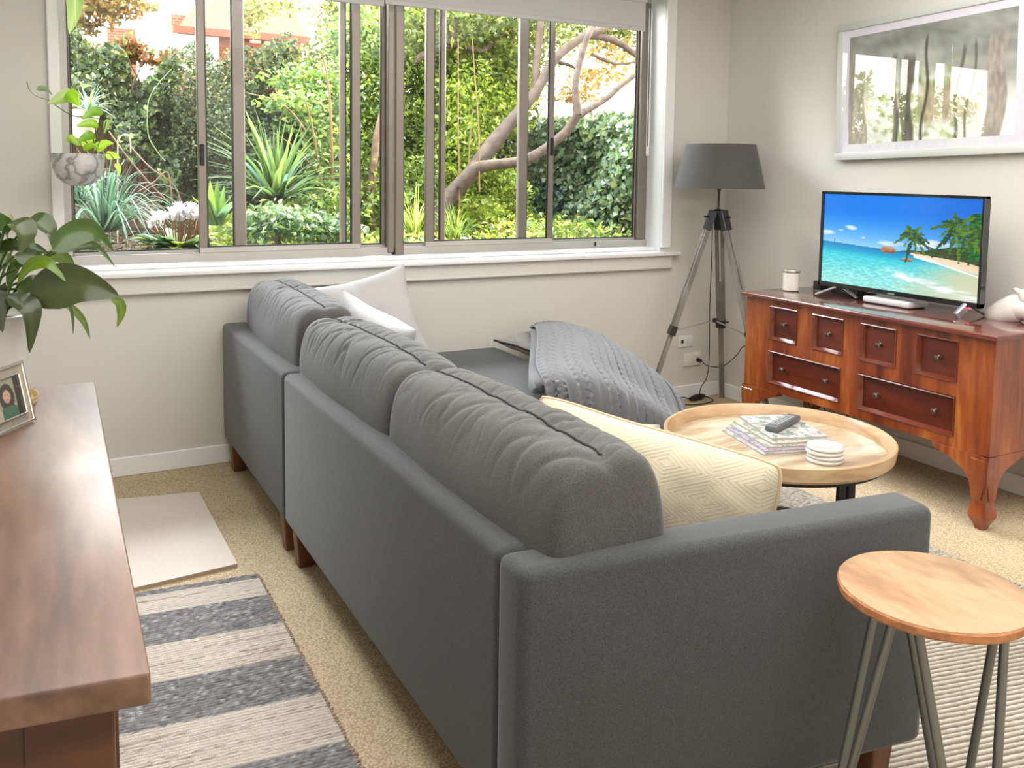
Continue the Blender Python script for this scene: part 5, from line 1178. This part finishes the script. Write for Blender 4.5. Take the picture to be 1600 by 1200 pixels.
obj('pot', MB().lathe([(.075, -.34), (.10, -.16), (.105, -.15), (.095, -.15), (.085, -.18), (.001, -.18)], c, 32), pmat('terracotta', (150, 92, 64), .8, gain=GK), cyc)
# hanging bowl outside with spiky plant, garden hook, house beyond
ob = thing('hanging_bowl', 'white bowl with a spiky blue green plant hanging outside the left window pane', 'plant', at(130, 205, 5.0))
c = at(128, 172, 5.0); obj('bowl', MB().lathe([(.001, -.15), (.04, -.146), (.062, -.10), (.078, -.04), (.086, 0), (.080, 0), (.07, -.03), (.001, -.03)], c, 32), pmat('white_bowl_glaze', (236, 232, 216), .35, gain=GK), ob)
m, cols = MB(), []
for k in range(44):
    az = rr.uniform(0, 2*PI); el = rr.uniform(-.1, 1.35); d = V((math.cos(az)*math.cos(el), math.sin(az)*math.cos(el), math.sin(el))); p0 = c+V((.03, 0, -.01)); L_ = rr.uniform(.12, .22)
    wv = d.cross(V((0, 0, 1))); wv = wv if wv.length > .1 else V((1, 0, 0))
    blade(m, cols, [p0, p0+d*L_*.5+V((0, 0, .01)), p0+d*L_-V((0, 0, .25*L_*math.cos(el)))], wv, .014, lin(rr.choice([(120, 148, 140), (98, 130, 110), (150, 172, 170), (140, 170, 60)]), GK), 6, 3, .3, 'strap')
obj('leaf_crown', m, M_leaf, ob, col=cols, ang=180)
obj('hanger', MB().tube([c+V((.08, 0, 0)), c+V((0, 0, 1.3))], .0007, 4).tube([c+V((-.08, 0, 0)), c+V((0, 0, 1.3))], .0007, 4), M_lmet, ob)
gh = thing('garden_hook', 'pale curved hook of a garden stake against the brown fence', 'garden stake', at(184, 380, 5.9))
pts = [at(x, y, 5.9) for x, y in ((184, 380), (184, 235), (186, 218), (194, 210), (202, 214), (204, 226), (204, 238))]; obj('stake', MB().tube(bez(pts, 40), .0042, 8), pmat('pale_painted_steel', (190, 178, 160), .4, .3, gain=GK), gh)
tw = thing('trailing_twig', 'thin green creeper shoot curving down in front of the dark hedge', 'plant', at(232, 170, 7.2))
obj('shoot', MB().tube(bez([at(x, y, 7.2) for x, y in ((268, 108), (248, 130), (234, 152), (230, 175), (232, 212), (245, 236), (258, 252))], 40), .0035, 5), pmat('green_shoot', (120, 144, 84), .6, gain=GK), tw)
tw = thing('bare_vine', 'brown bare vine stems looping in front of the brushwood fence', 'plant', at(250, 290, 6.6))
for px in ([(170, 205), (195, 240), (228, 280), (262, 315)], [(200, 225), (235, 262), (272, 290), (285, 330), (290, 385)], [(215, 300), (240, 285), (262, 270), (270, 318)]): obj('vine_stem', MB().tube(bez([at(x, y, 6.6) for x, y in px], 24), .0055, 6), pmat('vine_bark', (126, 98, 76), .8, gain=GK), tw)
# neighbouring house
M_brick = bpy.data.materials.new('orange_brick'); M_brick.use_nodes = True; nt = M_brick.node_tree; bb = nt.nodes['Principled BSDF']
tcn = N(nt, 'ShaderNodeTexCoord'); mpn = N(nt, 'ShaderNodeMapping'); mpn.inputs['Rotation'].default_value = (PI/2, 0, 0); bk = N(nt, 'ShaderNodeTexBrick', Scale=5.0)
bk.inputs['Color1'].default_value = (*lin((206, 116, 76), .42), 1); bk.inputs['Color2'].default_value = (*lin((184, 92, 56), .42), 1); bk.inputs['Mortar'].default_value = (*lin((208, 186, 164), .4), 1)
nt.links.new(tcn.outputs['Object'], mpn.inputs['Vector']); nt.links.new(mpn.outputs['Vector'], bk.inputs['Vector']); nt.links.new(bk.outputs['Color'], bb.inputs['Base Color']); bb.inputs['Roughness'].default_value = .9
HD = 17.0
def hq(x0, y0, x1, y1, dy=0.0, th=.2):
    a, b_ = at(x0, y1, HD+dy), at(x1, y0, HD+dy); return (a.x, HD+dy, a.z), (b_.x, HD+dy+th, b_.z)
ho = thing('brick_house', 'sunlit brick house with white window frames beyond the hedge at upper left', 'house', (at(320, 150, HD).x, HD, .8))
a, c2 = hq(272, 40, 470, 200, 0, .4); obj('wall', MB().box(a, c2), M_brick, ho, smooth=False)
a, c2 = hq(172, 46, 212, 200, 1.5, .4); obj('chimney_block', MB().box(a, c2), M_brick, ho, smooth=False)
a, c2 = hq(278, 8, 480, 42, -.4, 1.0); obj('roof', MB().add([(a[0], a[1], a[2]), (c2[0], a[1], a[2]), (c2[0], c2[1], c2[2]+.2), (a[0]+.6, c2[1], c2[2]+.2)], [(0, 1, 2, 3)]).box((a[0]-.1, a[1]-.15, a[2]-.12), (c2[0], a[1], a[2])), pmat('terracotta_tiles', (176, 100, 72), .85, nscale=14, namt=.3, gain=.40), ho, smooth=False)
for x0, y0, x1, y1 in ((268, 54, 342, 110), (392, 46, 408, 66), (414, 48, 462, 68)):
    a, c2 = hq(x0, y0, x1, y1, -.12, .12); wi = obj('house_window', MB().box(a, c2), pmat('house_white', (246, 244, 240), .6), ho, smooth=False)
    k = .12; obj('pane', MB().box((a[0]+k, a[1]-.02, a[2]+k), (c2[0]-k, a[1]+.01, c2[2]-k)), pmat('house_pane', (196, 206, 220), .1), wi, smooth=False)
# leafy trees beyond the fence
PO = [((150, 116, 50), 4), ((126, 128, 56), 3), ((176, 140, 70), 2), ((104, 92, 44), 2)]
t = shrub('background_tree', 'amber leaved branch hanging in at the upper left of the window', [(150, 5, 9.5, .50, .24, 620), (118, 30, 9.5, .28, .20, 240), (190, 0, 9.6, .36, .18, 240)], 71, .075, PO, [([(90, -30), (140, 10), (190, 25)], 9.5, .02), ([(120, -20), (150, 30), (170, 45)], 9.5, .014)], 'tree', base=(at(100, 100, 9.5).x, 9.5, 1.0))
shrub('background_tree', 'rusty low foliage along the top of the fence at left', [(140, 84, 8.6, .34, .08, 240), (250, 92, 8.6, .36, .10, 220), (205, 78, 8.5, .14, .12, 160)], 72, .070, [((150, 98, 56), 3), ((110, 112, 56), 3), ((190, 150, 80), 1)], None, 'tree', base=(at(200, 100, 8.6).x, 8.6, 1.0))
shrub('background_tree', 'pale feathery tree crown above the hedge at the top of the middle pane', [(392, 25, 9.0, .20, .22, 110), (480, 95, 8.8, .50, .20, 420), (545, 40, 8.6, .36, .42, 800), (440, 10, 9.0, .4, .10, 110)], 73, .066, [((140, 152, 72), 3), ((108, 124, 60), 3), ((172, 168, 92), 2)], None, 'tree', base=(at(450, 200, 9.0).x, 9.0, 1.0))
shrub('background_tree', 'tall leafy tree behind the centre mullion, under the blinds', [(610, 30, 8.4, .6, .5, 1200), (690, 40, 8.4, .6, .42, 1050), (770, 60, 8.6, .6, .42, 900), (860, 60, 8.8, .6, .3, 380)], 74, .074, [((122, 138, 58), 3), ((96, 116, 50), 4), ((160, 166, 80), 2)], [([(660, 330), (665, 200), (672, 60)], 8.4, .06)], 'tree', base=(at(660, 300, 8.4).x, 8.4, 1.0))
